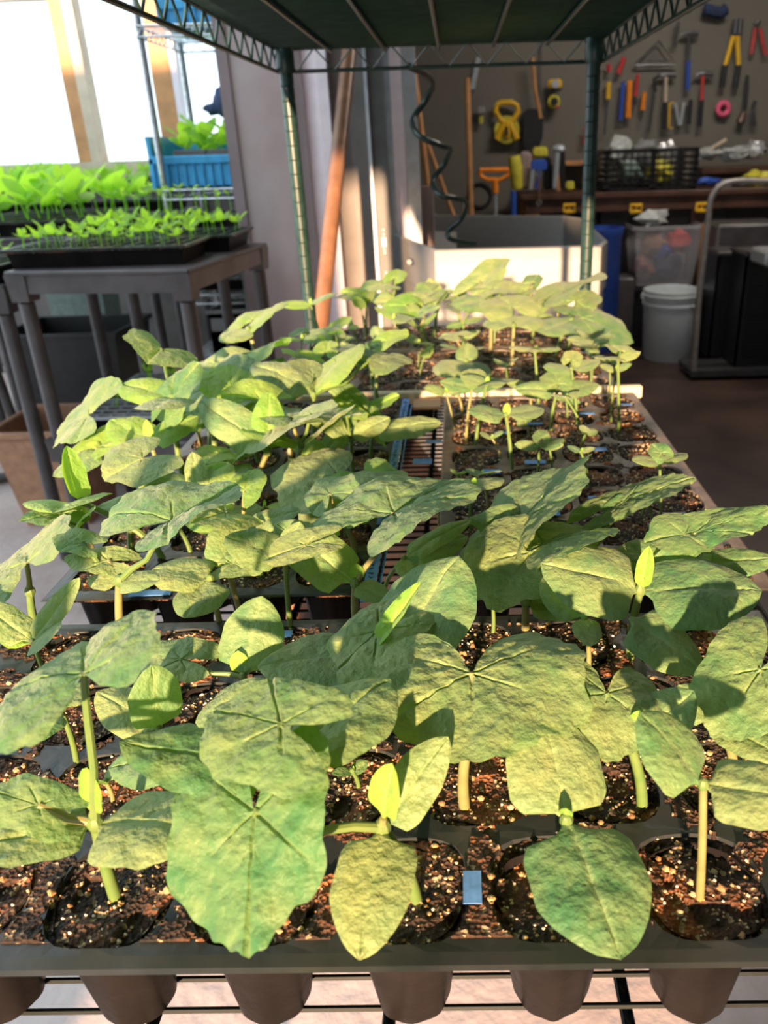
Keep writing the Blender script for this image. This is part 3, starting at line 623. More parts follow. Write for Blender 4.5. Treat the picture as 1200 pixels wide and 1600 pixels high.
('squash seedling leaning left with stem rising beside the upright quilted oval leaf', (.018, .451, .746), (.01, .451, .787), [('c', (.01, .451, .787), (-.009, .475, .782), .0253, 0, .3, .2), ('c', (.01, .451, .787), (.026, .473, .793), .0203, 0, .3, .2)]),
('squash seedling holding up a round toothed leaf on a curved stem, far left', (-.285, .639, .746), (-.257, .639, .821), [('t', (-.26, .645, .837), (-.288, .621, .831), .076, 0, .2, .12), ('c', (-.257, .639, .821), (-.218, .627, .816), .0325, 0, .3, .2)]),
('squash seedling with long leaning stem and crescent-shaped upright leaf, far left', (-.246, .618, .746), (-.309, .618, .807), [('c', (-.309, .618, .807), (-.323, .642, .852), .0246, 50, -.5, .3), ('n', (-.309, .618, .807), (-.302, .558, .825), .0651, 0, .3, .5), ('c', (-.309, .618, .807), (-.327, .564, .783), .0306, 0, .3, .2)]),
('squash seedling with a flat narrow leaf pointing left beneath the round toothed leaf', (-.225, .629, .746), (-.246, .629, .796), [('c', (-.246, .629, .796), (-.302, .627, .798), .0347, 0, .3, .2), ('c', (-.246, .629, .796), (-.233, .653, .799), .0241, 0, .3, .2)]),
("squash seedling with a curled twisted grey leaf near the left tray's left side", (-.197, .625, .746), (-.206, .625, .812), [('c', (-.206, .625, .812), (-.191, .667, .823), .0389, 0, .8, .2), ('c', (-.206, .625, .812), (-.217, .653, .839), .0197, 0, .5, .2), ('t', (-.212, .644, .818), (-.23, .62, .801), .0317, 0, .3, .2)]),
('squash seedling with a pale pointed blade reaching furthest left over the table', (-.303, .739, .746), (-.341, .739, .81), [('t', (-.368, .78, .836), (-.41, .808, .823), .0973, -22, .1, .3), ('c', (-.341, .739, .81), (-.378, .703, .798), .0374, 0, .2, .2), ('t', (-.349, .743, .812), (-.315, .759, .833), .047, 0, .2, .4)]),
('squash seedling with the topmost toothed lime leaf at the far left', (-.277, .774, .746), (-.274, .774, .854), [('t', (-.306, .851, .888), (-.304, .807, .888), .0794, -32, .15, .2), ('c', (-.274, .774, .854), (-.336, .796, .864), .0488, 0, .5, .2), ('c', (-.274, .774, .854), (-.27, .714, .86), .0574, 0, .3, .2), ('t', (-.272, .771, .856), (-.25, .793, .89), .0484, 0, .3, .3)]),
('squash seedling with a drooping dark leaf and a yellow bud at left', (-.286, .741, .746), (-.291, .741, .818), [('c', (-.291, .741, .818), (-.342, .771, .833), .0458, 0, .4, .2), ('n', (-.291, .741, .818), (-.291, .741, .842), .0106, 0, 0, .3), ('c', (-.291, .741, .818), (-.246, .765, .836), .0468, 0, .5, .2)]),
('squash seedling with hanging brown-tipped seed leaf in the middle of left tray', (-.187, .72, .746), (-.167, .72, .812), [('c', (-.167, .72, .812), (-.238, .752, .857), .0419, -24, .9, .2), ('t', (-.164, .755, .828), (-.109, .795, .839), .135, -20, .25, .3), ('c', (-.167, .72, .812), (-.167, .756, .864), .0326, 20, .4, .2)]),
('squash seedling with arched blue-green seed leaf at the centre of left tray', (-.149, .857, .746), (-.143, .857, .828), [('c', (-.143, .857, .828), (-.218, .887, .858), .0572, 0, .8, .2), ('c', (-.143, .857, .828), (-.095, .927, .87), .09, -30, .5, .3), ('t', (-.147, .889, .844), (-.162, .921, .857), .053, 20, .1, .1), ('t', (-.081, .92, .852), (-.061, .966, .854), .0947, 0, .2, .2)]),
('squash seedling with lance-shaped leaves on the right rim of the left tray', (-.083, .865, .746), (-.077, .865, .781), [('c', (-.077, .865, .781), (-.127, .883, .816), .0316, 0, .4, .2), ('c', (-.077, .865, .781), (.003, .865, .789), .0473, 0, .2, .1), ('t', (-.087, .902, .795), (-.05, .906, .815), .0362, 0, .2, .3), ('t', (-.09, .896, .797), (-.139, .916, .848), .0405, 0, .3, .3)]),
('squash seedling with an upright blue-green blade right of centre in the left tray', (-.128, .816, .746), (-.128, .816, .774), [('c', (-.128, .816, .774), (-.093, .842, .805), .0287, 20, .3, .3), ('c', (-.128, .816, .774), (-.17, .836, .78), .0329, 0, .3, .2)]),
('squash seedling with broad backlit lime leaves in the far left of the left tray', (-.257, .911, .746), (-.253, .911, .829), [('t', (-.268, .95, .839), (-.317, .94, .831), .0788, -10, .4, .3), ('t', (-.258, .973, .845), (-.235, 1.049, .848), .135, -20, .2, .2), ('c', (-.253, .911, .829), (-.2, .887, .834), .0555, 0, .3, .2)]),
("squash seedling with a wide grey-topped leaf shading a lime one, left tray's far left", (-.255, .818, .746), (-.251, .818, .819), [('t', (-.261, .877, .839), (-.308, .915, .837), .1083, -16, .4, .3), ('c', (-.251, .818, .819), (-.3, .83, .809), .0489, 0, .4, .2), ('c', (-.251, .818, .819), (-.203, .762, .843), .0737, 0, .5, .3)]),
('squash seedling with raised lime leaf at the back corner of the left tray', (-.251, 1.068, .746), (-.266, 1.068, .862), [('t', (-.267, 1.104, .868), (-.242, 1.152, .886), .0977, -20, .2, .3), ('c', (-.266, 1.068, .862), (-.294, 1.028, .854), .041, 0, .3, .2)]),
("thin seedling with down-turned leaves in the right tray's left column, second row from back", (.018, .951, .746), (.007, .951, .8), [('c', (.007, .951, .8), (-.021, .945, .808), .0183, -13.656605784523016, .5940497363181545, .2), ('c', (.007, .951, .8), (.037, .953, .808), .0202, 6.102679487023153, .46099071529811886, .2), ('n', (.007, .951, .8), (.01, .951, .809), .0086, 0, 0, .4)]),
("short seedling behind the down-turned one in the right tray's left column", (.027, 1.016, .746), (.022, 1.016, .777), [('c', (.022, 1.016, .777), (.001, 1.016, .787), .0141, -11.152779911719053, .24780807486415932, .2), ('c', (.022, 1.016, .777), (.044, .982, .791), .0312, -9.790889332155675, .5930494000273765, .2), ('n', (.022, 1.016, .777), (.025, 1.016, .784), .0072, 0, 0, .4)]),
("forked seedling with broad paired leaves near the right tray's back left corner", (.031, .91, .746), (.04, .91, .817), [('c', (.04, .91, .817), (.0, .908, .826), .0247, -13.075423997863819, .2827788469411376, .2), ('c', (.04, .91, .817), (.08, .896, .825), .0296, 6.96945354583789, .49757375696901185, .2), ('t', (.044, .92, .825), (.035, .94, .834), .0315, -4.183602638493365, .2, .4)]),
('curved-stem seedling beside the forked seedling in the right tray', (.042, .891, .746), (.057, .891, .826), [('c', (.057, .891, .826), (.027, .901, .834), .0231, .35099346528813413, .40097700570598827, .2), ('c', (.057, .891, .826), (.083, .847, .841), .0416, -8.999286176283245, .4986003582462256, .2), ('n', (.057, .891, .826), (.059, .891, .836), .0072, 0, 0, .4)]),
("seedling with yellow unopened leaf tip in the right tray's second column", (.071, .842, .746), (.06, .842, .777), [('c', (.06, .842, .777), (.046, .832, .786), .0116, -15.129110470345598, .4134040790698179, .2), ('c', (.06, .842, .777), (.074, .834, .786), .0101, 16.706623885489364, .5623039011447388, .2), ('n', (.06, .842, .777), (.062, .842, .781), .0045, 0, 0, .4)]),
('slim seedling with flat oval leaf pointing left, middle of right tray', (.082, .81, .746), (.075, .81, .814), [('c', (.075, .81, .814), (.033, .81, .821), .0353, 2.0561664540777613, .22587676752832914, .2), ('c', (.075, .81, .814), (.118, .822, .816), .0411, -8.112460460292086, .4779280238206223, .2), ('n', (.075, .81, .814), (.077, .81, .828), .0091, 0, 0, .4)]),
('thin seedling in front of the pale wooden strip, middle column', (.12, .995, .746), (.118, .995, .79), [('c', (.118, .995, .79), (.086, .997, .797), .0202, -11.629726686149567, .4980087693005931, .2), ('c', (.118, .995, .79), (.152, 1.013, .791), .0353, -9.993590900313784, .5048919941848187, .2), ('n', (.118, .995, .79), (.12, .995, .8), .0074, 0, 0, .4)]),
('seedling standing before the pale wooden strip, just right of middle', (.136, 1.053, .746), (.129, 1.053, .823), [('c', (.129, 1.053, .823), (.097, 1.015, .841), .0421, 16.69838428059373, .4518386875997852, .2), ('c', (.129, 1.053, .823), (.154, 1.011, .839), .0427, -17.585219635083966, .45839807907622976, .2), ('n', (.129, 1.053, .823), (.132, 1.053, .832), .008, 0, 0, .4)]),
('seedling with crinkled new leaf and long oval leaves, right half of right tray', (.14, .935, .746), (.146, .935, .802), [('c', (.146, .935, .802), (.093, .939, .806), .032, -12.911708362804827, .3508582694275833, .2), ('c', (.146, .935, .802), (.198, .935, .809), .0413, .5245424886739691, .3475321926458132, .2), ('t', (.147, .945, .81), (.145, .971, .822), .0376, -4.817763799593994, .2, .4)]),
("thick-stemmed seedling with cupped yellow-green leaves before the back tray's corner", (.177, .957, .746), (.166, .957, .824), [('c', (.166, .957, .824), (.129, .949, .829), .0363, 4.280922239953281, .35427368448480767, .2), ('c', (.166, .957, .824), (.204, .973, .831), .0338, -7.6570991809209445, .21983952713863678, .2), ('t', (.168, .973, .832), (.175, .989, .841), .0266, 8.081710127826888, .2, .4)]),
("seedling leaning left from the right tray's third column", (.177, .899, .746), (.152, .899, .804), [('c', (.152, .899, .804), (.131, .873, .817), .0249, 17.84702687448987, .4300517847594345, .2), ('c', (.152, .899, .804), (.171, .905, .81), .0147, -6.71368865277174, .5116458428697135, .2), ('n', (.152, .899, .804), (.154, .899, .81), .0047, 0, 0, .4)]),
("seedling with pale crown of small leaves at the right tray's back right corner", (.225, .928, .746), (.218, .928, .842), [('c', (.218, .928, .842), (.185, .894, .854), .0384, 11.747055679000951, .4490750354111843, .2), ('c', (.218, .928, .842), (.246, .932, .85), .0185, 5.455246737383284, .34753575508965934, .2), ('t', (.223, .94, .85), (.207, .922, .865), .038, 15.243703440262266, .2, .4)]),
('slimmer stem left of the pale-crowned seedling at the back right corner', (.222, .969, .746), (.224, .969, .818), [('c', (.224, .969, .818), (.203, .971, .824), .0156, -6.729352676852919, .3256026642847411, .2), ('c', (.224, .969, .818), (.243, .963, .827), .0127, 17.618554717750655, .2815924484063721, .2), ('n', (.224, .969, .818), (.226, .969, .825), .005, 0, 0, .4)]),
('shorter stem behind the pale-crowned seedling at the back right corner', (.235, 1.063, .746), (.234, 1.063, .804), [('c', (.234, 1.063, .804), (.214, 1.073, .81), .0171, -.10940320796931857, .3338575749466227, .2), ('c', (.234, 1.063, .804), (.254, 1.061, .81), .0148, 7.170233150013168, .20957713884892615, .2), ('n', (.234, 1.063, .804), (.236, 1.063, .81), .0053, 0, 0, .4)]),
('seedling with short oval pair above blue tape in the middle of right tray', (.108, .796, .746), (.11, .796, .781), [('c', (.11, .796, .781), (.083, .796, .785), .0153, -16.164530762912893, .40910992988162354, .2), ('c', (.11, .796, .781), (.139, .808, .786), .0239, -10.266933544856766, .21029521494755665, .2), ('t', (.113, .804, .789), (.11, .818, .794), .0197, -17.42520756461326, .2, .4)]),
('seedling beside the short oval pair, a little right of it', (.125, .8, .746), (.122, .8, .778), [('c', (.122, .8, .778), (.105, .794, .789), .0111, -17.049364709559075, .3643160119976535, .2), ('c', (.122, .8, .778), (.137, .794, .784), .0094, 19.25583739281658, .3111151428193113, .2), ('n', (.122, .8, .778), (.124, .8, .784), .0043, 0, 0, .4)]),
("leaning bare-stemmed seedling under the tall pale leaf's tip", (.159, .752, .746), (.149, .752, .791), [('c', (.149, .752, .791), (.136, .762, .795), .0121, 9.641635485243064, .45938865759525793, .2), ('c', (.149, .752, .791), (.164, .754, .795), .0102, -2.056345024372064, .49606048293181837, .2), ('n', (.149, .752, .791), (.151, .752, .796), .0037, 0, 0, .4)]),
("seedling with yellowed cupped leaf near the right tray's right edge", (.203, .655, .746), (.195, .655, .779), [('c', (.195, .655, .779), (.175, .649, .788), .0149, -1.100873532626757, .5059889473822223, .2), ('c', (.195, .655, .779), (.214, .661, .781), .0134, -10.039615645414845, .32351355947200455, .2), ('n', (.195, .655, .779), (.196, .655, .785), .0036, 0, 0, .4)]),
("twisted tall seedling with brown-tipped upright leaf on the right tray's right edge", (.209, .641, .746), (.201, .641, .823), [('c', (.201, .641, .823), (.174, .631, .829), .0197, -.1306365101866831, .39606136523643753, .2), ('c', (.201, .641, .823), (.229, .655, .825), .0219, -13.818261690676476, .396527274867807, .2), ('t', (.202, .642, .831), (.196, .654, .836), .0186, -17.740629830984677, .2, .4)]),
('crossing stem left of the twisted tall seedling', (.2, .682, .746), (.206, .682, .773), [('c', (.206, .682, .773), (.186, .664, .789), .0214, 13.88289275744929, .4697326865606942, .2), ('c', (.206, .682, .773), (.222, .684, .775), .0107, -2.513825817441372, .4434105078001358, .2), ('n', (.206, .682, .773), (.207, .682, .778), .0033, 0, 0, .4)]),
("threadlike seedling near the tape at the right tray's left edge", (.004, .664, .746), (.005, .664, .784), [('c', (.005, .664, .784), (-.006, .666, .787), .0073, 2.0209624454316923, .4423631403378209, .2), ('c', (.005, .664, .784), (.016, .666, .789), .0075, -3.0533214070854626, .5467403890576408, .2), ('n', (.005, .664, .784), (.007, .664, .787), .0036, 0, 0, .4)]),
("stubby seedling in the right tray's left column, third row from the front", (.018, .737, .746), (.022, .737, .775), [('c', (.022, .737, .775), (.013, .739, .781), .007, 8.242404832783002, .49415835270253217, .2), ('c', (.022, .737, .775), (.031, .723, .785), .0125, -16.1395054730029, .3749251039916017, .2), ('n', (.022, .737, .775), (.024, .737, .778), .0031, 0, 0, .4)]),
('seedling with lime leaf pointing up right, left column of right tray', (.034, .663, .746), (.036, .663, .794), [('c', (.036, .663, .794), (.008, .663, .797), .0158, -12.136346836983414, .5747647147699133, .2), ('c', (.036, .663, .794), (.065, .679, .795), .0315, -18.066072080234935, .35533094981154284, .2), ('n', (.036, .663, .794), (.038, .663, .803), .0069, 0, 0, .4)]),
('arching seedling behind the lime leaf, second column of right tray', (.051, .708, .746), (.045, .708, .787), [('c', (.045, .708, .787), (.029, .714, .791), .0121, 5.319007718160556, .2126517974880754, .2), ('c', (.045, .708, .787), (.06, .682, .801), .0221, -12.801965142292136, .23241057965493656, .2), ('n', (.045, .708, .787), (.047, .708, .792), .0047, 0, 0, .4)]),
('squash seedling with the large square-ended leaf in front of the white bucket', (.19, 1.318, .746), (.216, 1.318, .811), [('t', (.233, 1.324, .814), (.316, 1.284, .8), .1288, 0, .5, .2), ('c', (.216, 1.318, .811), (.155, 1.258, .804), .0816, 0, .4, .2), ('t', (.232, 1.386, .831), (.26, 1.426, .846), .0865, 0, .2, .2), ('t', (.213, 1.417, .843), (.291, 1.467, .868), .125, -20, .1, .3)]),
('squash seedling with dark arched leaves left of the green shelf post', (.112, 1.274, .746), (.115, 1.274, .813), [('c', (.115, 1.274, .813), (.072, 1.322, .815), .0613, 0, .7, .2), ('c', (.115, 1.274, .813), (.161, 1.322, .818), .0633, 0, .4, .2), ('t', (.116, 1.332, .833), (.097, 1.38, .852), .0937, 0, .3, .2)]),
('squash seedling holding a raised leaf against the white tub', (.08, 1.376, .746), (.08, 1.376, .837), [('t', (.066, 1.463, .857), (.12, 1.485, .898), .0789, 0, .1, .3), ('c', (.08, 1.376, .837), (.012, 1.36, .836), .0664, 0, .3, .2), ('t', (.087, 1.412, .853), (.161, 1.414, .866), .0709, 0, .2, .2)]),
('squash seedling with two brownish folded seed leaves in the second tray from the back', (.046, 1.172, .746), (.035, 1.172, .782), [('c', (.035, 1.172, .782), (-.002, 1.11, .775), .0689, 0, .3, .2), ('c', (.035, 1.172, .782), (.056, 1.11, .764), .0547, 0, .3, .2), ('c', (.035, 1.172, .782), (.038, 1.214, .802), .034, 0, .3, .2)])]
for h_ in HERO: plant(*h_)
# ------------------------------------------------------------------ the rest of the seedlings, cell by cell
ORD = ['first', 'second', 'third', 'fourth', 'fifth', 'sixth', 'seventh', 'eighth']
def filler(cells, trayname, size, true_p, skip=.027, z=TZ-.004, fill=1, cf='column', rf='row', seed=3):
    rr = random.Random(seed)
    for (cx, cy, i, j) in cells:
        if any(hypot(h_[1][0]-cx, h_[1][1]-cy) < skip for h_ in HERO): continue
        if rr.random() > fill: continue
        s = size*rr.uniform(.75, 1.2); B = Vector((cx+rr.uniform(-.008, .008), cy+rr.uniform(-.006, .006), z))
        N = B+Vector((rr.uniform(-.014, .012)*s, rr.uniform(-.01, .01)*s, .052*s*rr.uniform(.8, 1.3)))
        an = rr.uniform(0, pi); L = .046*s*rr.uniform(.8, 1.15); lv = []
        for q in (0, 1):
            a = an+q*pi+rr.uniform(-.35, .35)
            lv.append(('c', N, N+Vector((L*cos(a), L*sin(a)*.8, L*rr.uniform(-.15, .75))), L*rr.uniform(.50, .62), rr.uniform(-22, 22), rr.uniform(.1, .8), .2))
        desc = 'seed leaves only'
        if rr.random() < true_p:
            a = an+pi/2+rr.uniform(-.5, .5); A = N+Vector((.018*s*cos(a), .014*s*sin(a), .022*s)); T = A+Vector((.036*s*cos(a), .036*s*sin(a), rr.uniform(-.1, .5)*.03*s))
            lv.append(('t', A, T, .052*s, rr.uniform(-15, 15), .2, .25)); desc = 'one true leaf'
            if rr.random() < .4:
                a += pi*rr.uniform(.7, 1.3); A = N+Vector((.014*s*cos(a), .014*s*sin(a), .03*s)); T = A+Vector((.026*s*cos(a), .026*s*sin(a), .01*s)); lv.append(('t', A, T, .034*s, 0, .1, .3)); desc = 'two true leaves'
        else: lv.append(('n', N, N+Vector((.001, .001, .010*s)), .005*s, 0, .1, .4))
        plant('squash seedling, %s, %s from left, %s row, %s' % (trayname, ORD[i], ORD[j], desc), B, N, lv)
filler(C2, 'left lengthwise tray', 1.0, .75, seed=4, fill=.7)
filler(C3, 'right lengthwise tray', .42, .10, seed=5, fill=.30)
filler(C4, 'tray behind pale strip', .82, .5, seed=6, fill=.62)
filler(C5, 'rearmost tray', 1.05, .8, seed=8, fill=.9)
filler(C1, 'front tray', .35, 0, seed=9, fill=.12)
# ================================================================== left: plastic plant table
def ctab(x0, y0, w_, d_, rz, zt, label, low=None, mat=mPlasTab):
    o = Vector((x0, y0, 0)); root = empty('plant_table', o, label, 'table')
    T = Matrix.Translation(o) @ Matrix.Rotation(radians(rz), 4, 'Z')
    def P(): m = MB(); m.T = T; return m
    m = P(); m.box(0, w_, 0, d_, zt-.012, zt, bev=.003)
    m.box(.03, w_-.03, 0.004, .018, zt-.055, zt-.012); m.box(.03, w_-.03, d_-.018, d_-.004, zt-.055, zt-.012)
    m.box(.004, .018, .03, d_-.03, zt-.055, zt-.012); m.box(w_-.018, w_-.004, .03, d_-.03, zt-.055, zt-.012)
    m.build('table_top', mat, root)
    for (x, y) in ((0, 0), (w_, 0), (0, d_), (w_, d_)):
        cx = min(max(x, .026), w_-.026); cy = min(max(y, .026), d_-.026)
        m = P(); m.lathe((cx, cy, 0), [(.020, 0), (.021, .05), (.0185, .06), (.0185, zt-.08)], 14); m.build('leg', mat, root)
        m = P(); m.box(cx-.027, cx+.027, cy-.027, cy+.027, zt-.075, zt-.010, taper=.004, bev=0)
        m.build('corner_socket', mat, root)
        if low: m = P(); m.box(cx-.027, cx+.027, cy-.027, cy+.027, low-.060, low+.004, taper=.004); m.build('shelf_socket', mat, root)
    if low:
        m = P(); m.box(.01, w_-.01, .01, d_-.01, low-.012, low, bev=.003); m.box(.03, w_-.03, .012, .024, low-.05, low-.012); m.box(w_-.024, w_-.012, .03, d_-.03, low-.05, low-.012)
        m.build('lower_shelf', mat, root)
    return root
ctab(-1.085, 1.935, .475, .56, -6.5, .840, 'dark plastic plant table left of the rack, its front corners capped with square sockets', low=.40)
ctab(-1.75, 2.60, 1.02, .36, 0, .86, 'second dark plastic table, behind the nearest plant table')
ctab(-2.10, 3.0, .98, .29, 0, .86, 'dark table further back under the leafy trays')
ctab(-2.10, 3.33, .98, .32, 0, .88, 'dark table under the yellowish seedlings')
ctab(-2.60, 3.98, 1.35, .30, 0, .94, 'narrow table below the window sill')
ctab(-1.75, 2.00, .62, .55, 0, .80, 'table at the far left edge of the view')
# small seedlings: one prefab of each kind, copied
def proto(kind):
    m = MB(); m.at = []; r_ = random.Random(hash_(kind))
    def lf(P0, P1, W, cu):
        vs, fs, a = coty_mesh((Vector(P1)-Vector(P0)).length, W, cu, .25, r_.random()*9, .30); m.T = orient(Vector(P0), Vector(P1), 0); m.add(vs, fs); m.at += a; m.T = None
    if kind == 'lettuce':
        n0 = len(m.v); m.tube([(0, 0, 0), (0, .001, .028)], .0008, 5); m.at += [0]*(len(m.v)-n0)
        for k in range(4):
            a = k*pi/2+.4*r_.random(); e = .8+.4*r_.random(); lf((0, 0, .026), (.022*e*cos(a), .022*e*sin(a), .034+.014*(k % 2)), .013*e, .4)
    elif kind == 'sprout':
        n0 = len(m.v); m.tube([(0, 0, 0), (.002, .001, .04)], .0007, 5); m.at += [0]*(len(m.v)-n0)
        for k in range(2): a = k*pi+.4; lf((.002, .001, .04), (.002+.012*cos(a), .012*sin(a), .047), .007, .3)
    elif kind == 'leafy':
        n0 = len(m.v); m.tube([(0, 0, 0), (0, .003, .06)], .0018, 6); m.at += [0]*(len(m.v)-n0)
        for k in range(5):
            a = k*2.4+.3; e = .7+.5*r_.random(); z_ = .05+.012*k; lf((0, .003, .035+.007*k), (.050*e*cos(a), .050*e*sin(a), z_+.012), .036*e, .5)
    elif kind == 'fine':
        n0 = len(m.v)
        for k in range(5): a = k*1.3; m.tube([(0, 0, 0), (.006*cos(a), .006*sin(a), .03), (.014*cos(a), .014*sin(a), .055+.006*(k % 2))], .0007, 4)
        m.at += [0]*(len(m.v)-n0)
        for k in range(5): a = k*1.3; lf((.006*cos(a), .006*sin(a), .03), (.020*cos(a), .020*sin(a), .05), .008, .2)
    o = m.build({'lettuce': 'lettuce_seedling', 'sprout': 'thin_sprout', 'leafy': 'leafy_seedling', 'fine': 'feathery_seedling'}[kind], mFar, origin=(0, 0, 0)); return o
def hash_(s): return sum(ord(c)*(i+3) for i, c in enumerate(s))
PR = {}
def scatter(kind, x0, x1, y0, y1, z, nx, ny, label, cat, sc=1, seed=1, rz=0, o=None):
    rr = random.Random(seed)
    for i in range(nx):
        for j in range(ny):
            x = x0+(x1-x0)*(i+.5)/nx+rr.uniform(-.2, .2)*(x1-x0)/nx; y = y0+(y1-y0)*(j+.5)/ny+rr.uniform(-.2, .2)*(y1-y0)/ny
            if kind not in PR: PR[kind] = proto(kind); q = PR[kind]
            else: q = PR[kind].copy(); scn.collection.objects.link(q)
            p = Vector((x, y, z))
            q.location = p; q.rotation_euler = (rr.uniform(-.15, .15), rr.uniform(-.15, .15), rr.uniform(0, 6.28)); s_ = sc*rr.uniform(.75, 1.25); q.scale = (s_, s_, s_)
            q['label'] = label; q['category'] = cat; q['group'] = label
def flat(x0, x1, y0, y1, z, label, n=(12, 6), mat=mTray):
    root = empty('plug_tray', ((x0+x1)/2, (y0+y1)/2, z), label, 'plug tray')
    h = .045
    m = MB().box(x0+.012, x1-.012, y0+.012, y1-.012, z, z+h-.004, taper=.008); m.build('tray_body', mPot, root)
    m = MB()
    m.box(x0, x1, y0, y0+.012, z+h-.006, z+h, taper=0); m.box(x0, x1, y1-.012, y1, z+h-.006, z+h); m.box(x0, x0+.012, y0+.012, y1-.012, z+h-.006, z+h); m.box(x1-.012, x1, y0+.012, y1-.012, z+h-.006, z+h)
    for i in range(1, n[0]): x = x0+(x1-x0)*i/n[0]; m.box(x-.0016, x+.0016, y0+.012, y1-.012, z+h-.005, z+h)
    for j in range(1, n[1]): y = y0+(y1-y0)*j/n[1]; m.box(x0+.012, x1-.012, y-.0016, y+.0016, z+h-.005, z+h)
    m.build('tray_rim', mat, root)
    m = MB().box(x0+.012, x1-.012, y0+.012, y1-.012, z+h-.010, z+h-.0038); m.build('soil_fill', mSoil, root)
    return z+h-.004
z = flat(-1.10, -.635, 1.960, 2.180, .842, 'black plug tray on the near edge of the plant table')
scatter('lettuce', -1.08, -.65, 1.98, 2.17, z, 11, 3, 'small bright green seedling in the near black plug tray on the plant table', 'seedling', 1.1, 1)
scatter('sprout', -1.08, -.65, 1.97, 2.02, z, 12, 1, 'threadlike sprout along the near rim of the plant table\'s front tray', 'sprout', .9, 2)
z = flat(-1.05, -.585, 2.200, 2.44, .842, 'black plug tray behind the near one, set further right')
scatter('lettuce', -1.03, -.60, 2.22, 2.42, z, 11, 3, 'small bright green seedling in the second plug tray of the plant table', 'seedling', 1.2, 3)
z = flat(-1.66, -1.13, 1.99, 2.24, .802, 'black plug tray at the far left, beside the plant table')
scatter('lettuce', -1.64, -1.15, 2.0, 2.22, z, 8, 2, 'small seedling in the tray at the far left edge', 'seedling', 1.3, 4)
z = flat(-1.70, -1.18, 2.64, 2.88, .862, 'black tray of large-leaved seedlings on the second table, left')
scatter('leafy', -1.68, -1.20, 2.66, 2.86, z, 6, 2, 'large bright lime-leaved seedling in the left tray of the second table', 'seedling', 1.35, 5)
z = flat(-1.16, -.72, 2.66, 2.90, .862, 'black tray of grass-like sprouts on the second table, right')
scatter('sprout', -1.14, -.74, 2.67, 2.88, z, 10, 2, 'tall thin sprout in the right tray of the second table', 'sprout', 1.7, 6)
z = flat(-1.70, -1.20, 3.01, 3.25, .862, 'black tray of leafy seedlings at the back of the second table')
scatter('leafy', -1.66, -1.18, 3.03, 3.22, z, 6, 2, 'lime-leaved seedling in the rear tray of the second table', 'seedling', 1.3, 7)
z = flat(-2.05, -1.55, 3.35, 3.60, .882, 'black tray with yellowish seedlings on the third table, left')
scatter('leafy', -2.03, -1.57, 3.37, 3.58, z, 7, 2, 'yellowish leafy seedling on the third table', 'seedling', 1.2, 8)
z = flat(-1.50, -1.14, 3.40, 3.62, .882, 'black tray on the third table, right')
scatter('lettuce', -1.48, -1.16, 3.42, 3.60, z, 8, 2, 'small pale green seedling on the right of the third table', 'seedling', 1.5, 9)
z = flat(-2.55, -1.98, 4.02, 4.24, .942, 'long black tray on the narrow table below the window, left')
scatter('fine', -2.55, -1.98, 4.04, 4.22, z, 12, 2, 'feathery bluish seedling below the window, left of the pale post', 'seedling', 1.6, 10)
z = flat(-1.95, -1.40, 4.02, 4.24, .942, 'long black tray on the narrow table below the window, right')
scatter('fine', -1.93, -1.42, 4.04, 4.22, z, 12, 2, 'feathery bluish seedling below the window, right of the pale post', 'seedling', 1.3, 11)
# lower shelf trays
for k, (x0, x1, y0, y1, zz) in enumerate(((-1.04, -.66, 1.98, 2.16, .402), (-1.02, -.66, 2.22, 2.44, .402))):
    z = flat(x0, x1, y0, y1, zz, ['plug tray with wide square cells on the plant table\'s lower shelf', 'second plug tray at the back of the plant table\'s lower shelf'][k], n=(10, 5), mat=mSteelL)
    scatter('fine', x0+.05, x1-.05, y0+.04, y1-.03, z, 4, 1, ['small feathery seedling in the lower shelf tray', 'small feathery seedling in the rear lower shelf tray'][k], 'seedling', 1.0, 20+k)
# things under and behind the tables
def tub_box(name, x0, x1, y0, y1, z0, z1, mat, label, cat, taper=.02, th=.006, rim=.012):
    root = empty(name, ((x0+x1)/2, (y0+y1)/2, z0), label, cat)
    a = taper; vs = []; fs = []
    for (t_, zz, k) in ((a, z0, 0), (0, z1, 0)):
        vs += [(x0+t_, y0+t_, zz), (x1-t_, y0+t_, zz), (x1-t_, y1-t_, zz), (x0+t_, y1-t_, zz)]
    for (t_, zz) in ((a+th, z0+th), (th, z1)):
        vs += [(x0+t_, y0+t_, zz), (x1-t_, y0+t_, zz), (x1-t_, y1-t_, zz), (x0+t_, y1-t_, zz)]
    for k in range(4): fs += [(k, (k+1) % 4, 4+(k+1) % 4, 4+k), (8+(k+1) % 4, 8+k, 12+k, 12+(k+1) % 4), (4+k, 4+(k+1) % 4, 12+(k+1) % 4, 12+k)]
    fs += [(3, 2, 1, 0), (8, 9, 10, 11)]
    MB().add(vs, fs).build('body', mat, root)
    m = MB()
    for (a0, a1, b0, b1) in ((x0-rim, x1+rim, y0-rim, y0+.002), (x0-rim, x1+rim, y1-.002, y1+rim), (x0-rim, x0+.002, y0, y1), (x1-.002, x1+rim, y0, y1)): m.box(a0, a1, b0, b1, z1-.018, z1+.002, bev=.002)
    m.build('rim', mat, root); return root
tub_box('storage_tote', -1.92, -1.42, 3.22, 3.62, 0, .42, mBlack, 'black storage tote on the floor under the tables', 'tote', .04)
tub_box('storage_bin', -1.98, -1.70, 3.80, 4.0, .0, .60, mSage, 'grey-green bin behind the black tote', 'bin', .02)
tub_box('storage_bin', -1.42, -1.16, 2.22, 2.50, 0, .33, mTan, 'tan plastic bin behind the near table\'s left leg', 'bin', .03)
b = MB().box(-1.55, -1.05, 4.0, 4.06, 0, .04, bev=.004); tag(b.build('wooden_batten', mYellow), 'yellow batten on the floor far under the tables', 'batten')
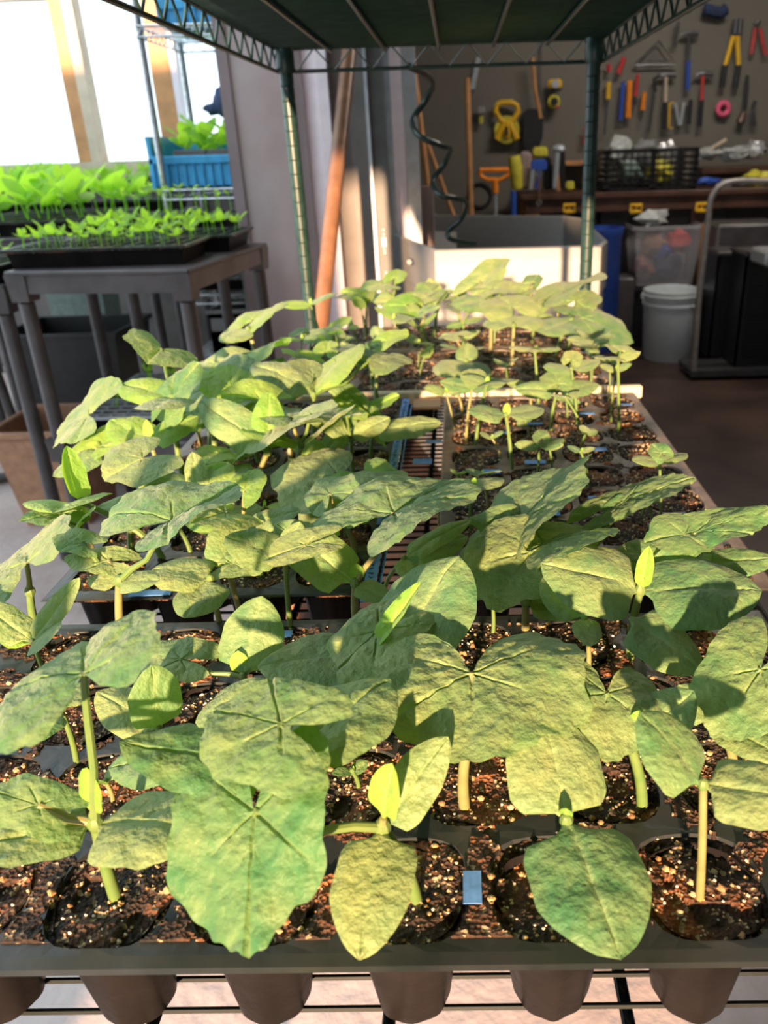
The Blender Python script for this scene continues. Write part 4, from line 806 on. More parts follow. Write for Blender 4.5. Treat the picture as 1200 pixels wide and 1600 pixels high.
st = empty('stand', (-1.55, 2.66, 0), 'dark tubular stand with a curved floor foot at the far left', 'stand')
MB().tube([(-1.58, 2.66, .02), (-1.62, 2.68, .35), (-1.70, 2.72, .80)], .017, 12).build('pole', mPlasTab, st)
MB().tube([(-1.86+.74*i/14, 2.55+.10*sin(pi*i/14), .022) for i in range(15)], .018, 10).build('foot', mPlasTab, st)
for zz in (.42, .55): MB().ball((-1.645-(zz-.42)*.2, 2.66, zz), .008, 8).build('bolt', mChrome, st)
# chrome rack with the blue crate
cr = empty('chrome_wire_rack', (-.75, 3.2, 0), 'chrome wire rack behind the door panel carrying the blue crate', 'rack')
for x in (-1.03, -.42):
    for y in (3.0, 3.42): post(x, y, cr, mChrome, r=.0125, z1=2.0)
for zz in (.975, 1.49, .60, .36): wire_shelf(cr, -1.035, -.41, 2.985, 3.435, zz, mChrome, .03, .0016, (-.85, -.6), fr=.004)
def crate(x0, x1, y0, y1, z0, z1, label):
    root = empty('harvest_crate', ((x0+x1)/2, (y0+y1)/2, z0), label, 'crate')
    zm = z0+(z1-z0)*.62
    m = MB().box(x0+.01, x1-.01, y0+.01, y0+.016, z0, zm); m.box(x0+.01, x1-.01, y1-.016, y1-.01, z0, z1-.01); m.box(x0+.01, x1-.01, y0+.01, y1-.01, z0, z0+.006)
    x = x0+.03
    while x < x1-.02: m.box(x, x+.004, y0+.002, y0+.012, z0, zm-.02); x += .032
    m.build('body', mBlue, root)
    MB().box(x0, x1, y0, y0+.016, zm-.028, zm, bev=.003).build('front_rim', mBlue, root)
    for xa in (x0, x1-.014):
        MB().prism([(y0, z0), (y1, z0), (y1, z1), (y0, z1), (y0+.004, zm), (y0, zm-.01)], xa, xa+.014, 'x').build('side_wall', mBlue, root)
    return root
crate(-1.085, -.50, 3.03, 3.37, .980, 1.155, 'blue stacking crate with leafy starts on the chrome rack')
for k in range(4):
    x0 = -.985+k*.115
    q = tub_box('plant_pot', x0, x0+.10, 3.06, 3.16, .990, 1.105, mGreyBr, ['grey pot at the left end inside the blue crate', 'second grey pot inside the blue crate', 'third grey pot inside the blue crate', 'grey pot at the hidden right end of the blue crate'][k], 'pot', .01)
scatter('leafy', -1.0, -.58, 3.06, 3.30, 1.07, 6, 3, 'yellow-green leafy start growing in the blue crate', 'seedling', 1.25, 12)
crate(-.98, -.50, 3.05, 3.35, 1.496, 1.62, 'blue crate on the chrome rack\'s top shelf')
scatter('leafy', -.92, -.60, 3.08, 3.28, 1.57, 4, 2, 'leafy start in the crate on the top shelf', 'seedling', 1.0, 13)
z = flat(-1.0, -.50, 3.02, 3.3, .61, 'black tray of sprouts on the chrome rack below the blue crate')
scatter('sprout', -.98, -.52, 3.04, 3.28, z, 9, 2, 'sprout in the tray on the chrome rack below the crate', 'sprout', 2.2, 14)
c_ = at(356, 160, Y=3.14); m = MB().ball((c_.x, c_.y, c_.z), .055, 14, jit=.35, sq=(.9, .7, 1.0)); m.ball((c_.x-.05, c_.y, c_.z-.02), .035, 12, jit=.3, sq=(1.2, .7, .6))
m.tube([(c_.x+.03, c_.y, c_.z+.02), (c_.x+.10, c_.y, c_.z+.30)], .035, 10)
tag(m.build('cloth_bundle', mNavy), 'navy cloth bundle showing past the door edge above the blue crate', 'cloth')
for k, (z0, z1) in enumerate(((.45, .595), (.37, .44))):
    x0, x1 = -.95, -.58; root = empty('white_bin', ((x0+x1)/2, 2.98, z0-.085), ['white plastic bin with a hand hole low on the chrome rack', 'flat white bin under the one with the hand hole'][k], 'bin')
    m = MB(); a = (x0+x1)/2+.02
    zz0, zz1 = (.375, .535) if k == 0 else (.20, .33)
    m.box(x0, x1, 3.02, 3.026, zz0, zz0+(zz1-zz0)*.5); m.box(x0, a-.04, 3.02, 3.026, zz0, zz1); m.box(a+.04, x1, 3.02, 3.026, zz0, zz1); m.box(x0, x1, 3.02, 3.026, zz1-.03, zz1)
    m.box(x0, x0+.006, 3.02, 3.3, zz0, zz1); m.box(x1-.006, x1, 3.02, 3.3, zz0, zz1); m.box(x0, x1, 3.294, 3.3, zz0, zz1); m.box(x0, x1, 3.02, 3.3, zz0-.004, zz0)
    m.build('body', mWhite, root); MB().box(x0-.006, x1+.006, 3.012, 3.02, zz1-.012, zz1+.004, bev=.002).build('rim', mWhite, root)
# ================================================================== middle: pipe, tub, hose, poles
def polez(p0, p1, r, mat, name, label, cat, n=12, r2=None):
    o = MB().tube([p0, Vector(p0).lerp(Vector(p1), .5), p1], [r, r, r2 or r], n).build(name, mat); return tag(o, label, cat)
a_ = at(545, 85, Y=2.60); b_ = at(508, 440, Y=2.10); d_ = (b_-a_); lo = a_+d_*((a_.z-.01)/(-d_.z)); hi = a_-d_*.35
polez(lo, hi, .0215, mCopper, 'leaning_pipe', 'thick copper-brown pipe leaning against the uprights', 'pipe', 20)
root = empty('white_tub', (.15, 3.0, 0), 'large white plastic tub with cut corners behind the far shelf posts', 'tub')
RZ = .80
out = [(-.045, 2.45), (.455, 2.43), (.500, 2.56), (.545, 3.45), (.47, 3.62), (-.02, 3.86), (-.16, 3.95), (-.215, 3.10), (-.215, 2.95)]
out = [(-.045, 2.44), (.455, 2.42), (.500, 2.56), (.545, 3.42), (.50, 3.56), (-.02, 3.80), (-.15, 3.86), (-.232, 3.20), (-.226, 3.04)]
cx_, cy_ = .14, 3.05
def ring(k, z): return [(cx_+(x-cx_)*k, cy_+(y-cy_)*k, z) for x, y in out]
n9 = len(out); vs = ring(.97, .05)+ring(.985, .655)+ring(1.0, .66)+ring(1.0, .665)+ring(1.0, RZ)+ring(.975, RZ+.004)+ring(.965, RZ-.004)+ring(.95, .30)
fs = []
for q in range(7):
    for k in range(n9): fs.append((q*n9+k, q*n9+(k+1) % n9, (q+1)*n9+(k+1) % n9, (q+1)*n9+k))
fs += [tuple(range(n9-1, -1, -1)), tuple(7*n9+k for k in range(n9))]
MB().add(vs, fs).build('tub_shell', mWhite, root)
MB().prism([(x, y) for x, y in ((-.05, 2.52), (.02, 2.50), (.02, 3.72), (-.12, 3.80), (-.20, 3.20), (-.195, 3.05))], .70, .735).build('deck', mWhite, root)
MB().prism([(-.15, .79), (-.06, .79), (-.15, .87)], 3.80, 3.84, 'y').build('corner_flap', mWhite, root)
MB().prism([(-.232, .06), (-.20, .06), (-.20, .655), (-.232, .655)], 3.04, 3.10, 'y').build('side_rib', mWhite, root)
p_ = at(640, 408, Y=2.66); MB().tube([(p_.x, p_.y-.02, p_.z), (p_.x, p_.y+.02, p_.z)], .008, 12).build('drain_plug', mIron, root)
q = at(655, 372, Z=.74); pump = empty('pump_box', (q.x, q.y, .735), 'grey pump box with shiny fittings on the tub\'s corner deck', 'pump')
m = MB().box(q.x-.03, q.x+.03, q.y-.03, q.y+.03, .735, .775, bev=.004); m.build('body', mGreyBr, pump)
MB().ball((q.x+.005, q.y-.01, .79), .015, 10, sq=(1.3, 1, .8)).build('fitting', mChrome, pump); MB().box(q.x+.015, q.x+.055, q.y+.05, q.y+.09, .735, .82, bev=.004).build('upper_box', mSteelL, pump)
MB().tube([(q.x-.02, q.y, .78), (q.x-.02, q.y, .80), (q.x, q.y-.02, .805)], .005, 8).build('spout', mChrome, pump)
m = MB(); pts = []
kp = [(640, 104), (668, 118), (676, 132), (664, 158), (645, 188), (655, 212), (690, 228), (702, 232), (694, 256), (676, 284), (686, 304), (712, 310), (728, 316), (722, 340), (700, 362), (706, 374), (742, 380)]
dep = [1.95, 2.2, 2.42, 2.5, 2.46, 2.38, 2.40, 2.50, 2.58, 2.54, 2.46, 2.48, 2.58, 2.66, 2.66, 2.64, 2.72]
kv = [at(a, b, Y=d) for (a, b), d in zip(kp, dep)]
def spline(P, n=6):
    out = []
    for i in range(len(P)-1):
        p0 = P[max(i-1, 0)]; p1 = P[i]; p2 = P[i+1]; p3 = P[min(i+2, len(P)-1)]
        for k in range(n):
            t = k/n; out.append(.5*((2*p1)+(p2-p0)*t+(2*p0-5*p1+4*p2-p3)*t*t+(3*p1-p0-3*p2+p3)*t**3))
    return out+[P[-1]]
tag(MB().tube(spline(kv), .0085, 10).build('coiled_hose', mHose), 'dark green coiled hose spiralling down into the white tub', 'hose')
m = MB().box(-.205, -.065, 3.20, 3.215, .0, .955, bev=.002); tag(m.build('leaning_board', mPly), 'pinkish-grey board standing left of the tub corner', 'board')
for (a, b, Y, r, lab, ex) in (((648, 120), (672, 320), 4.0, .014, 'orange-brown wooden pole just right of the white upright', .3), ((668, 225), (708, 335), 4.4, .012, 'wooden pole slanting right behind the tub', .0), ((730, 122), (736, 335), 4.7, .016, 'straight pale wooden batten standing against the wall', 0)):
    A = at(*a, Y=Y); B_ = at(*b, Y=Y); d_ = B_-A; polez(A+d_*((A.z-.01)/(-d_.z)), A-d_*ex, r, mWood, 'wooden_pole', lab, 'pole')
A = at(748, 90, Y=5.185); B_ = at(738, 140, Y=5.185); tag(MB().tube([A, B_], .02, 4).build('grey_bracket', mSteelL), 'light grey slat hanging high on the tool wall', 'slat')
A = at(832, 90, Y=5.1); tag(MB().tube([A, at(836, 140, Y=5.1), at(845, 185, Y=5.1)], .012, 8).build('curved_handle', mWood), 'curved wooden tool handle hanging above the black holster', 'handle')
A = at(846, 60, Y=5.18); struct('trim_19', MB().box(A.x-.008, A.x+.008, 5.185, 5.2, 0, 2.6), mGreyBr)
def WP(x, y, Y=5.16): return at(x, y, Y=Y)
def wpoly(pts, Y0, Y1):
    P = [at(x, y, Y=Y1) for x, y in pts]; return MB().prism([(p.x, p.z) for p in P], Y0, Y1, 'y')
# shovel
sh = empty('shovel', Vector((at(776, 400, Y=4.5).x, 4.5, 0)), 'orange T-handled shovel standing behind the tub', 'shovel'); WL[sh.name] = sh.location.copy()
m = wpoly([(747, 264), (796, 262), (798, 274), (788, 285), (757, 285), (749, 277)], 4.48, 4.50); 
m = MB(); ring_ = [at(x, y, Y=4.5) for x, y in ((750, 266), (794, 265), (795, 273), (782, 281), (762, 281), (751, 275), (750, 266))]
m.tube(ring_, .012, 8).build('grip', mOrange, sh); MB().tube([at(773, 280, Y=4.5), at(774, 302, Y=4.5)], [.020, .016], 10).build('socket', mOrange, sh)
MB().tube([at(774, 300, Y=4.5), Vector((at(776, 400, Y=4.5).x, 4.5, .28))], .010, 8).build('shaft', mSteelL, sh); A = at(776, 400, Y=4.5)
MB().box(A.x-.10, A.x+.10, 4.49, 4.51, .002, .30, bev=.004).build('blade', mIron, sh)
# tape reel
rl = empty('tape_reel', WP(792, 225), 'big yellow open-reel measuring tape hung on the wall', 'tape reel')
m = MB(); lp = [at(x, y, Y=5.14) for x, y in ((776, 164), (784, 160), (800, 160), (808, 165), (810, 174), (803, 186), (797, 193), (788, 193), (781, 186), (774, 174), (776, 164))]
m.tube(lp, .016, 10).build('handle_frame', mYellow, rl)
for (x0, y0, x1, y1) in ((788, 192, 776, 218), (796, 192, 808, 218), (792, 190, 792, 215)): MB().tube([at(x0, y0, Y=5.13), at(x1, y1, Y=5.13)], .020, 8).build('frame_arm', mYellow, rl)
p_ = WP(792, 203, 5.15); m = MB(); m.T = Matrix.Translation(p_) @ Matrix.Rotation(pi/2, 4, 'X'); m.lathe((0, 0, 0), [(.075, -.012), (.078, 0), (.075, .012)], 24).build('tape_spool', mYel2, rl)
p_ = WP(792, 203, 5.10); MB().box(p_.x-.008, p_.x+.008, 5.10, 5.115, p_.z-.03, p_.z+.02, bev=.003).build('crank', mBlack, rl)
p_ = WP(752, 173); vv = empty('gauge_valve', p_, 'small white dial with brass fitting on the wall', 'gauge')
MB().box(p_.x-.022, p_.x+.022, 5.13, 5.165, p_.z-.022, p_.z+.022, bev=.006).build('dial', mWhite, vv); MB().tube([p_+Vector((0, 0, -.02)), p_+Vector((-.004, -.01, -.07))], .012, 8).build('brass_fitting', mYel2, vv)
m = wpoly([(817, 176), (823, 171), (846, 171), (848, 180), (846, 215), (838, 236), (824, 240), (816, 225)], 5.10, 5.17); tag(m.build('holster', mDark), 'black holster hanging beside the yellow reel', 'holster')
for (x0, y0, x1, y1, rnd_, lab) in ((855, 124, 877, 140, 0, 'yellow square tape measure hung upper'), (855, 150, 874, 169, 1, 'yellow-green round tape measure hung below the square one')):
    A = WP(x0, y1); B_ = WP(x1, y0); t_ = empty('tape_measure', A, lab, 'tape measure'); c = (A+B_)/2
    if not rnd_: MB().box(A.x, B_.x, 5.11, 5.16, A.z, B_.z, bev=.012).build('case', mYellow, t_); MB().box(A.x+.005, B_.x-.005, 5.115, 5.165, A.z-.012, A.z+.002).build('base', mBlack, t_); k = mSteelL
    else:
        m = MB(); m.T = Matrix.Translation((c.x, 5.14, c.z)) @ Matrix.Rotation(pi/2, 4, 'X'); m.lathe((0, 0, 0), [(.034, -.02), (.040, 0), (.034, .02)], 20).build('case', mYel2, t_); k = mBlack; MB().ball((c.x+.02, 5.11, c.z-.03), .010, 8).build('lock_button', mRed, t_)
    m = MB(); m.T = Matrix.Translation((c.x, 5.105, c.z)) @ Matrix.Rotation(pi/2, 4, 'X'); m.lathe((0, 0, 0), [(.022, -.004), (.022, .006)], 18).build('label_disc', k, t_)
# wall tools
def tool(name, label, cat, parts):
    root = empty(name, WP(*parts[0][2][-1]), label, cat)
    for (pn, mat, pts, r) in parts:
        MB().tube([at(x, y, Y=5.15) for x, y in pts], r, 8).build(pn, mat, root)
    return root
def hammer(hx, hy, bx, by, mat, lab, mat2=None, claw=1, hw=11):
    mx_, my_ = hx+(bx-hx)*.5, hy+(by-hy)*.5
    P = [('head', mIron, [(hx-hw, hy+5*claw), (hx-hw*.5, hy+.5), (hx, hy), (hx+hw, hy+1)], [.006, .011, .014, .015]), ('handle', mat, [(hx, hy), (mx_, my_)], .010), ('grip', mat2 or mat, [(mx_, my_), (bx, by)], .014)]
    return tool('hammer', lab, 'hammer', P)
hammer(1077, 52, 1074, 140, mIron, 'hammer with blue grip high on the wall', mBlueTool, hw=14)
hammer(1041, 117, 1038, 202, mPale, 'claw hammer with pink-white neck and black grip', mGrip, hw=15)
hammer(1099, 115, 1093, 198, mRed, 'hammer with red neck and black grip', mGrip, hw=15)
tool('bolt_cutters', 'yellow and black bolt cutters with spread handles', 'bolt cutters', [('jaw', mIron, [(1151, 30), (1148, 54)], .02), ('jaw', mIron, [(1158, 30), (1155, 54)], .016), ('handle', mYellow, [(1146, 56), (1133, 102)], .014), ('handle', mYellow, [(1152, 56), (1154, 102)], .014), ('grip', mGrip, [(1133, 102), (1128, 136)], .016), ('grip', mGrip, [(1154, 102), (1148, 137)], .016)])
tool('pliers', 'small pliers at the upper right wall', 'pliers', [('jaw', mIron, [(1180, 40), (1186, 32)], .014), ('grip', mRed, [(1180, 44), (1174, 84)], .010), ('grip', mRed, [(1188, 44), (1196, 86)], .010)])
tool('screwdriver', 'yellow-handled screwdriver just right of the green post', 'screwdriver', [('handle', mYellow, [(951, 128), (950, 155)], .014), ('shaft', mIron, [(950, 155), (945, 210)], .004)])
tool('screwdriver', 'orange-handled screwdriver right of the red level', 'screwdriver', [('handle', mOrange, [(1007, 144), (1004, 172)], .014), ('shaft', mIron, [(1004, 172), (1001, 190)], .004)])
tool('spirit_level', 'blue torpedo level beside the orange one', 'level', [('body', mBlueTool, [(974, 128), (969, 188)], .014)])
tool('spirit_level', 'orange-red torpedo level beside the blue one', 'level', [('body', mOrange, [(984, 126), (981, 184)], .018)])
tool('chisel', 'red-handled chisel behind the orange level', 'chisel', [('handle', mRed, [(997, 116), (993, 150)], .011), ('blade', mIron, [(993, 150), (992, 165)], .009)])
tool('utility_knife', 'red tool upper left near the post', 'knife', [('handle', mRed, [(975, 90), (966, 115)], .015)])
tool('utility_knife', 'short red grip touching the green post', 'knife', [('handle', mRed, [(951, 100), (952, 112)], .014)])
tool('hand_saw', 'thin black saw left of the pink-necked hammer', 'saw', [('handle', mGrip, [(1032, 117), (1022, 124), (1024, 144)], .010), ('blade', mIron, [(1022, 146), (1014, 205)], .008)])
tool('clamp', 'yellow bar clamp under the claw hammer', 'clamp', [('bar', mYellow, [(1052, 160), (1046, 162), (1045, 200), (1051, 200)], .006)])
tool('wrench', 'grey pliers pair hanging open', 'wrench', [('arm', mSteelL, [(1055, 160), (1061, 196)], .010), ('arm', mSteelL, [(1069, 160), (1063, 196)], .010)])
tool('pliers', 'black pliers between two hammers', 'pliers', [('arm', mGrip, [(1079, 156), (1076, 194)], .014)])
tool('paintbrush', 'dark brush hanging at right', 'brush', [('handle', mGrip, [(1168, 118), (1163, 175)], .011), ('bristles', mRed if 0 else mBrown, [(1163, 175), (1156, 192)], [.014, .028])])
tool('snips', 'chrome snips at the right of the brush', 'snips', [('grip', mGrip, [(1180, 158), (1175, 172)], .010), ('blade', mIron, [(1175, 172), (1172, 196)], .009), ('blade', mIron, [(1177, 172), (1180, 196)], .009)])
tool('wrench', 'long dark wrench at the top of the wall', 'wrench', [('body', mIron, [(1060, 34), (1054, 72)], .010)])
p_ = WP(1130, 170); m = MB(); N_ = 24; m.tube([p_+Vector((.032*cos(2*pi*k/N_), 0, .032*sin(2*pi*k/N_))) for k in range(N_+1)], .016, 10, cap=False); tag(m.build('tape_roll', mPink), 'bright pink roll of tape on the wall', 'tape roll')
m = MB(); m.tube([WP(992, 102), WP(1029, 64), WP(1056, 101), WP(992, 102)], .007, 4); m.tube([WP(1012, 96), WP(1029, 76), WP(1040, 95), WP(1012, 96)], .004, 4); tag(m.build('speed_square', mIron), 'dark triangular speed square on the wall', 'square')
tool('hook', 'red hook low on the wall left of the post', 'hook', [('body', mRed, [(912, 200), (916, 206), (912, 225)], .010)])
tool('power_tool', 'dark tool at the very top right of the wall', 'tool', [('body', mNavy, [(1100, 14), (1125, 20), (1135, 14)], .03)])
# ================================================================== workbench
bl = at(815, 305, Y=4.62); BZ = .835
bench = empty('workbench', (1.4, 4.9, 0), 'long dark brown workbench under the tool wall', 'workbench')
MB().box(bl.x, 2.5, 4.62, 5.18, BZ-.03, BZ, bev=.004).build('worktop', mBrown, bench)
MB().box(bl.x+.03, 2.45, 4.645, 4.675, BZ-.10, BZ-.03).build('apron', mBrown, bench)
for x in (bl.x+.03, 1.35, 2.38):
    for y in (4.65, 5.08): MB().box(x, x+.075, y, y+.075, 0, BZ-.03).build('leg', mWood if x < 1 else mBrown, bench)
MB().box(bl.x+.03, 2.45, 4.66, 5.14, .30, .325).build('lower_shelf', mBrown, bench)
A = at(1095, 262, Y=5.0); m = MB().box(A.x, 2.5, 4.95, 5.18, A.z-.035, A.z, bev=.003); m.box(A.x+.02, A.x+.05, 4.98, 5.16, BZ, A.z-.03); m.box(2.42, 2.46, 4.98, 5.16, BZ, A.z-.03); m.box(A.x+.05, 2.42, 5.14, 5.17, BZ, A.z-.03)
tag(m.build('bench_shelf', mBrown), 'low brown riser shelf standing at the right of the workbench', 'shelf')
A2 = at(868, 252, Y=5.05); B2 = at(912, 252, Y=5.05); m = MB().box(A2.x, B2.x+.05, 5.0, 5.18, A2.z-.025, A2.z, bev=.002); m.box(A2.x+.01, A2.x+.03, 5.02, 5.16, BZ, A2.z-.02); m.box(B2.x+.02, B2.x+.04, 5.02, 5.16, BZ, A2.z-.02)
tag(m.build('small_shelf', mWood), 'small wooden shelf left of the black crate', 'shelf')
for k, (x, y) in enumerate(((890, 326), (995, 326), (1098, 324))):
    c = at(x, y, Y=4.60); t_ = empty('tool_case', (c.x, 4.85, .33), ['black tool case with orange latch behind the tub\'s far corner', 'black tool case with orange latch above the clear tote', 'black tool case with orange latch beside the bent pipe'][k], 'tool case')
    MB().box(c.x-.20, c.x+.185, 4.69, 5.05, .33, .70, bev=.02).build('case_body', mBlack, t_)
    MB().box(c.x-.19, c.x+.175, 4.675, 4.70, .62, .74, bev=.008).build('case_lid_edge', mBlack, t_)
    z0 = c.z
    m = MB(); m.tube([Vector((c.x-.03, 4.615, z0-.018)), Vector((c.x+.03, 4.615, z0-.018)), Vector((c.x+.03, 4.615, z0+.018)), Vector((c.x-.03, 4.615, z0+.018)), Vector((c.x-.03, 4.615, z0-.018))], .010, 6); m.box(c.x-.008, c.x+.008, 4.62, 4.675, z0-.018, z0+.018)
    m.build('latch', mYellow, t_)
    MB().box(c.x-.10, c.x+.10, 4.645, 4.69, z0-.03, z0+.025).build('latch_plate', mBlack, t_) if 0 else None
# items on the bench
cr1 = at(941, 293, Y=4.72); cr2 = at(1092, 232, Y=4.72)
bc = empty('black_crate', ((cr1.x+cr2.x)/2, 4.85, BZ), 'black lattice crate full of bags on the workbench', 'crate')
m = MB(); x0, x1, z0, z1 = cr1.x, cr2.x, BZ, cr2.z; y0, y1 = 4.70, 5.02
for zz in [z0+.004+(z1-z0-.016)*k/6 for k in range(7)]:
    for (a, b, c, d) in ((x0, x1, y0, y0+.006), (x0, x1, y1-.006, y1), (x0, x0+.006, y0, y1), (x1-.006, x1, y0, y1)): m.box(a, b, c, d, zz, zz+(.010 if zz < z1-.03 else .02))
n = 14
for k in range(n+1): x = x0+(x1-x0-.006)*k/n; w_ = .03 if k % 7 == 0 else .006; m.box(min(x, x1-w_), min(x, x1-w_)+w_, y0, y0+.005, z0, z1); m.box(min(x, x1-w_), min(x, x1-w_)+w_, y1-.005, y1, z0, z1)
m.box(x0, x1, y0, y1, z0, z0+.006); m.build('crate_lattice', mBlack, bc)
for k, (x, r, mt, lab) in enumerate(((968, .085, mBag, 'crumpled clear bag bulging from the left of the black crate'), (1008, .075, mWhite, 'white wrapped bundle in the middle of the black crate'), (1042, .06, mFoil, 'shiny foil bundle at the right of the black crate'), (985, .07, mSage, 'pale green bag low in the black crate'), (1030, .07, mYel2, 'green bag low right in the black crate'))):
    p = at(x, 232 if k < 3 else 262, Y=4.86); m = MB().ball((p.x, p.y, p.z-.02), r, 14, jit=.6, sq=(1, .9, .9)); tag(m.build('bag', mt), lab, 'bag')
for (x, y, r, mt, nm, lab, cat, sq) in ((1105, 240, .05, mBag, 'bag', 'small clear bag on the riser shelf beside the crate', 'bag', (1.5, 1, .6)), (1150, 240, .06, mBag, 'bag', 'heap of clear bags in the middle of the riser shelf', 'bag', (1.6, 1, .6)), (1178, 234, .06, mFoil, 'foil_heap', 'crumpled shiny packets at the right of the riser shelf', 'packet', (1, 1, .8)),
    (1105, 284, .055, mBlueTool, 'blue_case', 'blue packet on the bench under the riser shelf', 'packet', (1.5, .8, .35)), (1145, 286, .06, mWhite, 'white_packet', 'white packet on the bench under the riser shelf', 'packet', (1.6, .8, .35)), (1186, 280, .07, mYel2, 'work_gloves', 'yellow-green gloves at the right end of the bench', 'gloves', (1.4, .8, .6))):
    p = at(x, y, Y=5.0 if y < 260 else 4.8); tag(MB().ball((p.x, p.y, p.z), r, 14, jit=.7, sq=sq).build(nm, mt), lab, cat)
A = at(1090, 236, Y=4.95); tag(MB().tube([at(1098, 240, Y=4.98), at(1135, 218, Y=4.98)], .010, 8).build('stick', mPale), 'pale stick resting across the bags on the riser shelf', 'stick')
# bags and gear left on the bench
tb = empty('tool_bag', at(822, 298, Y=4.8), 'brown and yellow tool bag at the left end of the workbench', 'tool bag')
def wblk(x0, y0, x1, y1, Y0, Y1, mat, nm, par, bev=.01, jit=0):
    A = at(x0, y1, Y=Y0); B_ = at(x1, y0, Y=Y0); return MB().box(A.x, B_.x, Y0, Y1, A.z, B_.z, bev=bev).build(nm, mat, par)
wblk(812, 236, 832, 297, 4.78, 4.92, mPly, 'body', tb, .02); 
MB().tube([at(803, 245, Y=4.76), at(806, 262, Y=4.75), at(808, 294, Y=4.77)], [.035, .04, .034], 10).build('yellow_pocket', mYel2, tb)
sp_ = empty('spray_gun', at(845, 298, Y=4.72), 'blue and lavender caulking gun on the bench beside the tool bag', 'caulking gun')
wblk(830, 249, 855, 268, 4.72, 4.76, mBlueTool, 'head', sp_, .01); MB().tube([at(832, 265, Y=4.73), at(829, 296, Y=4.73)], .012, 8).build('frame', mSteelL, sp_); MB().tube([at(845, 265, Y=4.73), at(838, 294, Y=4.73)], .012, 8).build('trigger', mBlueTool, sp_)
bt = wblk(833, 229, 856, 247, 4.80, 4.9, mYel2, 'yellow_canister', None, .012); tag(bt, 'olive canister with yellow lid behind the caulking gun', 'canister')
ft = wblk(850, 245, 862, 297, 4.80, 4.9, mBlack, 'black_pouch', None, .01); tag(ft, 'black pouch standing right of the caulking gun', 'pouch')
dr = empty('air_tool', at(872, 297, Y=4.72), 'grey metal air tool standing upright on the bench', 'air tool')
MB().ball(at(873, 233, Y=4.72), .030, 12, jit=.3, sq=(1.2, 1, .8)).build('head', mSteelL, dr); MB().tube([at(871, 238, Y=4.72), at(866, 294, Y=4.72)], [.022, .014], 10).build('body', mSteelL, dr); MB().tube([at(877, 238, Y=4.72), at(880, 294, Y=4.72)], [.020, .018], 10).build('hose_leg', mBlack, dr)
tm = wblk(884, 283, 898, 298, 4.70, 4.74, mYel2, 'yellow_tape_measure', None, .01); tag(tm, 'yellow tape measure lying on the bench left of the post', 'tape measure')
wr = empty('hanging_wrench', at(842, 318, Y=4.60), 'rusty ring wrench hanging over the bench\'s front edge', 'wrench')
MB().tube([at(842, 274, Y=4.60), at(842, 316, Y=4.60)], .006, 8).build('shank', mCopper, wr)
for yy in (271, 317): p = at(842, yy, Y=4.60); MB().tube([p+Vector((.013*cos(k*pi/6), 0, .013*sin(k*pi/6))) for k in range(13)], .005, 6).build('ring_end', mChrome, wr)
A = at(802, 298, Y=4.6); tag(MB().tube([at(802, 298, Y=4.6), at(803, 345, Y=4.6), Vector((A.x, 4.6, .02))], .016, 8).build('blue_pole', mBlueTool), 'blue pole beside the bench\'s left leg', 'pole')
tag(MB().tube([at(750, 300, Y=5.19)+Vector((.07*cos(k*pi/8), 0, .07*sin(k*pi/8)-.02)) for k in range(17)], .010, 8).build('black_strap', mDark), 'looped black strap hanging behind the shovel', 'strap')
# ================================================================== right: barrel, tote, bucket, cart
m = MB().lathe((.80, 4.42, 0), [(.11, 0), (.115, .02), (.115, .62), (.125, .64), (.125, .67), (.112, .67), (.105, .60), (.0, .58)], 28); tag(m.build('blue_barrel', mBarrel), 'narrow deep-blue barrel behind the tub\'s right end', 'barrel')
m = MB().box(.905, 1.0, 4.40, 4.60, 0, .40, bev=.01); tag(m.build('grey_box', mPlasTab), 'dark grey box between the blue barrel and the clear tote', 'box')
tub_box('lower_tote', .99, 1.34, 4.42, 4.62, .0, .34, mBlack, 'black tote on the floor under the clear tote', 'tote', .02)
tt = tub_box('clear_tote', .985, 1.365, 4.42, 4.70, .345, .665, mClear, 'cloudy clear tote stuffed with red and blue things', 'tote', .035)
for k, (x, z, r, mt) in enumerate(((1.08, .44, .075, mContents), (1.20, .45, .08, mNavy), (1.12, .56, .07, mTan), (1.25, .57, .065, mRed), (1.17, .52, .06, mBlueTool))):
    tag(MB().ball((x, 4.54, z), r, 12, jit=.6, sq=(1, .9, .9)).build('rag', mt), ['mottled rag at the bottom left of the clear tote', 'navy rag at the bottom right of the clear tote', 'tan rag at the top left of the clear tote', 'red rag at the upper right of the clear tote', 'blue rag in the middle of the clear tote'][k], 'rag')
tag(MB().ball((1.10, 4.52, .70), .055, 14, jit=.7, sq=(1.4, .9, .8)).build('foil_bundle', mBag), 'crumpled grey bundle lying on top of the clear tote', 'bundle')
bk = empty('bucket', (1.157, 4.20, 0), 'white five gallon bucket on the floor before the clear tote', 'bucket')
MB().lathe((1.157, 4.20, 0), [(.130, 0), (.133, .006), (.146, .29), (.152, .292), (.152, .300), (.148, .302), (.149, .335), (.155, .337), (.155, .347), (.150, .349), (.151, .368), (.146, .370), (.140, .36), (.126, .01), (.0, .008)], 40).build('bucket_body', mBucket, bk)
MB().tube([(1.157-.158*cos(t*pi/12), 4.20-.10*sin(t*pi/12), .335-.13*sin(t*pi/12)) for t in range(13)], .0025, 6).build('bail_handle', mChrome, bk)
for s_ in (-1, 1): MB().box(1.157+s_*.155-.008, 1.157+s_*.155+.008, 4.19, 4.21, .32, .35, bev=.003).build('handle_ear', mBucket, bk)
ct = empty('hand_cart', (1.2, 3.9, 0), 'hand cart with a bent grey steel handle at the right', 'cart')
